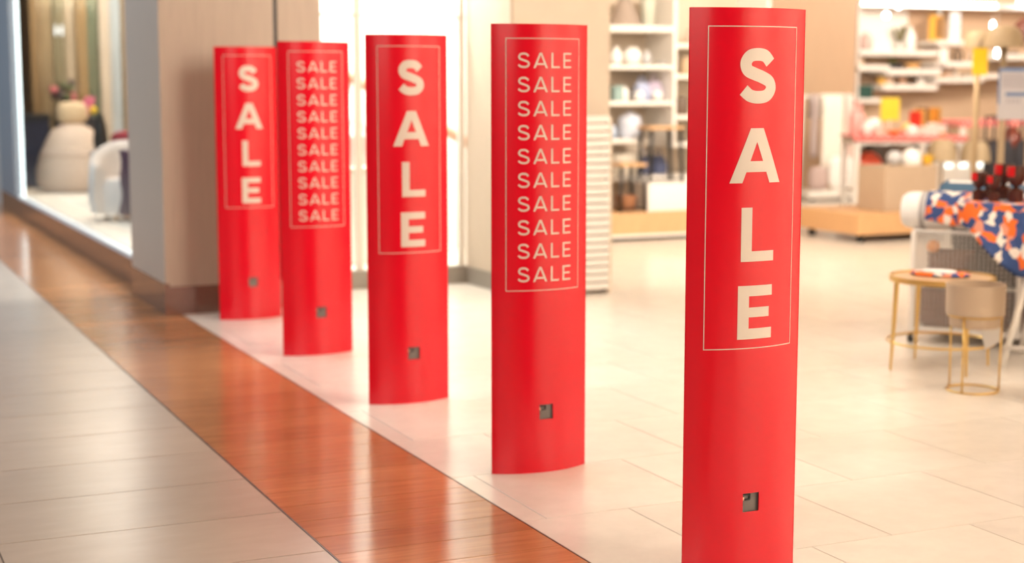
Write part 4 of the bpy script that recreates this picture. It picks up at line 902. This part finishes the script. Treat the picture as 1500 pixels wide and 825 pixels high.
# printed cloth: covers table top, hangs at the front, and laps over the duvet roll
def sm(t): t = max(0, min(1, t)); return t * t * (3 - 2 * t)
rows = []
NU, NV = 60, 26
for i in range(NU + 1):
    u = 0.06 + 1.3 * i / NU; col = []
    t = sm((u - 0.285) / 0.085)
    zb = 0.70 - 0.25 * sm((u - 0.36) / 0.34) + 0.02 * math.sin(u * 9)
    if u > 0.8: zb += 0.12 * sm((u - 0.8) / 0.5)
    zl = 0.655 + 0.012 * math.sin(u * 22)
    for k in range(NV + 1):
        q = k / NV
        # over the roll
        a = math.radians(125 - 305 * q * 0.6)
        rv = 0.085 + 0.106 * math.cos(a) * (1 if a > 0 else 1); rz = PHt + 0.105 + 0.106 * math.sin(a)
        if a < 0: rv, rz = 0.085 - 0, rz
        ang = math.radians(55 + 130 * min(q / 0.75, 1)); rv = 0.085 + 0.107 * math.cos(ang); rz = PHt + 0.105 + 0.107 * math.sin(ang)
        if q > 0.75: rz -= (q - 0.75) / 0.25 * max(0.0, rz - zl); rv -= 0.004
        # over the table
        if q < 0.5: tv = TV1 - (TV1 - TV0 + 0.012) * q / 0.5; tz = TZ + 0.006
        else:
            h = (q - 0.5) / 0.5; tv = TV0 - 0.014 - 0.022 * math.sin(u * 26 + 1.0) * h; tz = TZ + 0.006 - h * (TZ - zb)
        col.append(tuple(L(u, rv + (tv - rv) * t, rz + (tz - rz) * t)))
    rows.append(col)
one('printed_cloth', MB().grid(rows), M_CLOTH, 'orange, navy and white leaf printed cloth draped over table and roll', 'cloth', (0, 0, 0), solid=0.004)
# goblets on the cloth
ZC = TZ + 0.008
dk = mat('cocoa_glass', (0.06, 0.018, 0.012), 0.1); rd = mat('ruby_glass', (0.55, 0.01, 0.012), 0.15)
def goblet(px, v, s, label):
    # choose u so that the foot falls on the image column
    best = min((abs((lambda p: 750 + FPX * (p - CAM).dot(RT) / (p - CAM).dot(FW))(L(u / 500, v, ZC)) - px), u / 500) for u in range(150, 600))[1]
    g = thing('goblet', label, 'goblet', L(best, v, ZC), ANG)
    MB().lathe([(0.034 * s, 0), (0.036 * s, 0.004), (0.036 * s, 0.055 * s), (0.03 * s, 0.06 * s), (0.012 * s, 0.066 * s), (0.012 * s, 0.074 * s)], 18).build('foot', dk, g)
    MB().lathe([(0.012 * s, 0.072 * s), (0.03 * s, 0.082 * s), (0.042 * s, 0.115 * s), (0.044 * s, 0.165 * s), (0.039 * s, 0.165 * s), (0.036 * s, 0.115 * s), (0.01 * s, 0.09 * s)], 20).build('bowl', dk, g)
    n_ = 8
    MB().grid([[(0.0448 * s * math.cos(a), 0.0448 * s * math.sin(a), z * s) for a in [math.radians(200 + 70 * i / n_) for i in range(n_ + 1)]] for z in (0.118, 0.164)]).build('colour_patch', rd, g)
goblet(1433, -0.36, 0.85, 'small dark goblet with a red patch at the end of the cloth')
goblet(1446, -0.22, 0.75, 'small dark goblet second from the cloth end')
goblet(1455, -0.42, 0.78, 'small red patched goblet in front of the taller ones')
goblet(1469, -0.24, 1.08, 'tall dark goblet with a red patch beside the small ones')
goblet(1488, -0.40, 1.08, 'tall dark goblet next to the orange carved cup')
lathed('carved_cup', 'tall orange carved cup at the end of the goblets', 'cup', L(0.78, -0.42, ZC), [(0.05, 0), (0.06, 0.02), (0.06, 0.1), (0.045, 0.16), (0.04, 0.24), (0.035, 0.24)], mat('orange_clay', (0.75, 0.28, 0.12), 0.5))

# ------------------------------------------------------------------ round brass side table
TC = L(0.335, -0.70)
g = thing('side_table', 'round brass side table with slim legs before the wire pen', 'table', TC, ANG)
TR, TH = 0.255, 0.455
MB().lathe([(TR - 0.012, TH - 0.025), (TR, TH - 0.022), (TR, TH + 0.004), (TR - 0.008, TH + 0.004), (TR - 0.010, TH - 0.008), (0.01, TH - 0.008)], 48).build('table_top', M_GOLD, g)
MB().lathe([(TR - 0.013, TH - 0.010), (TR - 0.013, TH - 0.004), (0.01, TH - 0.004)], 40).build('inlay', mat('tan_inlay', (0.62, 0.42, 0.24), 0.35), g)
for a in (132, 222, 312, 42):
    c_, s_ = math.cos(math.radians(a)), math.sin(math.radians(a))
    MB().tube([(c_ * 0.262, s_ * 0.262, 0.0), (c_ * 0.25, s_ * 0.25, 0.25), (c_ * 0.242, s_ * 0.242, TH - 0.01)], [0.006, 0.011, 0.013], 8).build('leg', M_GOLD, g)
MB().ring((0, 0, 0.135), 0.256, 0.006, 40, 6).build('stretcher_ring', M_GOLD, g)
g = thing('folded_napkin', 'printed folded napkins spread on the brass side table', 'napkin', TC + V * 0.03 + Vector((0, 0, TH - 0.004)), ANG)
MB().ell((-0.02, 0.0, 0.012), (0.15, 0.09, 0.012), 24, 6, pw=0.5).build('napkin', M_CLOTH, g)
MB().ell((-0.02, -0.02, 0.026), (0.085, 0.05, 0.008), 20, 6, pw=0.5).build('white_fold', fw_, g)

# ------------------------------------------------------------------ planters on brass wire stands
def planter(label, u, v, s, zr):
    g = thing('planter_stand', label, 'planter', L(u, v), ANG)
    pm = mat('beige_planter', (0.46, 0.345, 0.24), 0.5)
    MB().lathe([(0.112 * s, zr - 0.055), (0.115 * s, zr - 0.05), (0.118 * s, zr), (0.134 * s, zr + 0.002), (0.136 * s, zr + 0.14), (0.131 * s, zr + 0.14), (0.128 * s, zr + 0.02), (0.01, zr + 0.02)], 40).build('pot', pm, g)
    MB().ring((0, 0, 0.005), 0.116 * s, 0.0048, 40, 6).build('base_ring', M_GOLD, g)
    MB().ring((0, 0, zr - 0.004), 0.121 * s, 0.004, 40, 6).build('top_ring', M_GOLD, g)
    for a in (-100, 15, 165):
        c_, s_ = math.cos(math.radians(a)), math.sin(math.radians(a))
        MB().tube([(c_ * 0.117 * s, s_ * 0.117 * s, 0.004), (c_ * 0.121 * s, s_ * 0.121 * s, zr)], 0.0048, 8).build('rod', M_GOLD, g)
    return g
v_ = fl(1424, 572) - O
pg = planter('beige planter on a slim brass wire stand before the side table', v_.dot(U), v_.dot(V), 0.98, 0.352)
v_ = fl(1541, 588) - O
planter('second beige planter on a brass stand beside the trestle leg', v_.dot(U), v_.dot(V), 0.98, 0.46)
q = L(0.69, -1.02)
g = thing('price_tag', 'white paper price tag hanging from the planter pot', 'tag', (0, 0, 0))
a_ = fl(1424, 572) + V * 0.12
MB().add([tuple(a_ + U * x + V * y + Vector((0, 0, z))) for x, y, z in ((-0.02, 0.01, 0.33), (0.085, 0.0, 0.33), (0.10, 0.01, 0.22), (0.02, 0.02, 0.17))], [(0, 1, 2, 3)]).build('paper', mat('tag_paper', (0.82, 0.80, 0.76), 0.6), g, solid=0.002)
MB().tube([tuple(a_ + U * 0.03 + Vector((0, 0, 0.325))), tuple(a_ + U * 0.03 + V * -0.02 + Vector((0, 0, 0.36)))], 0.002, 5).build('string', M_WHITE, g)
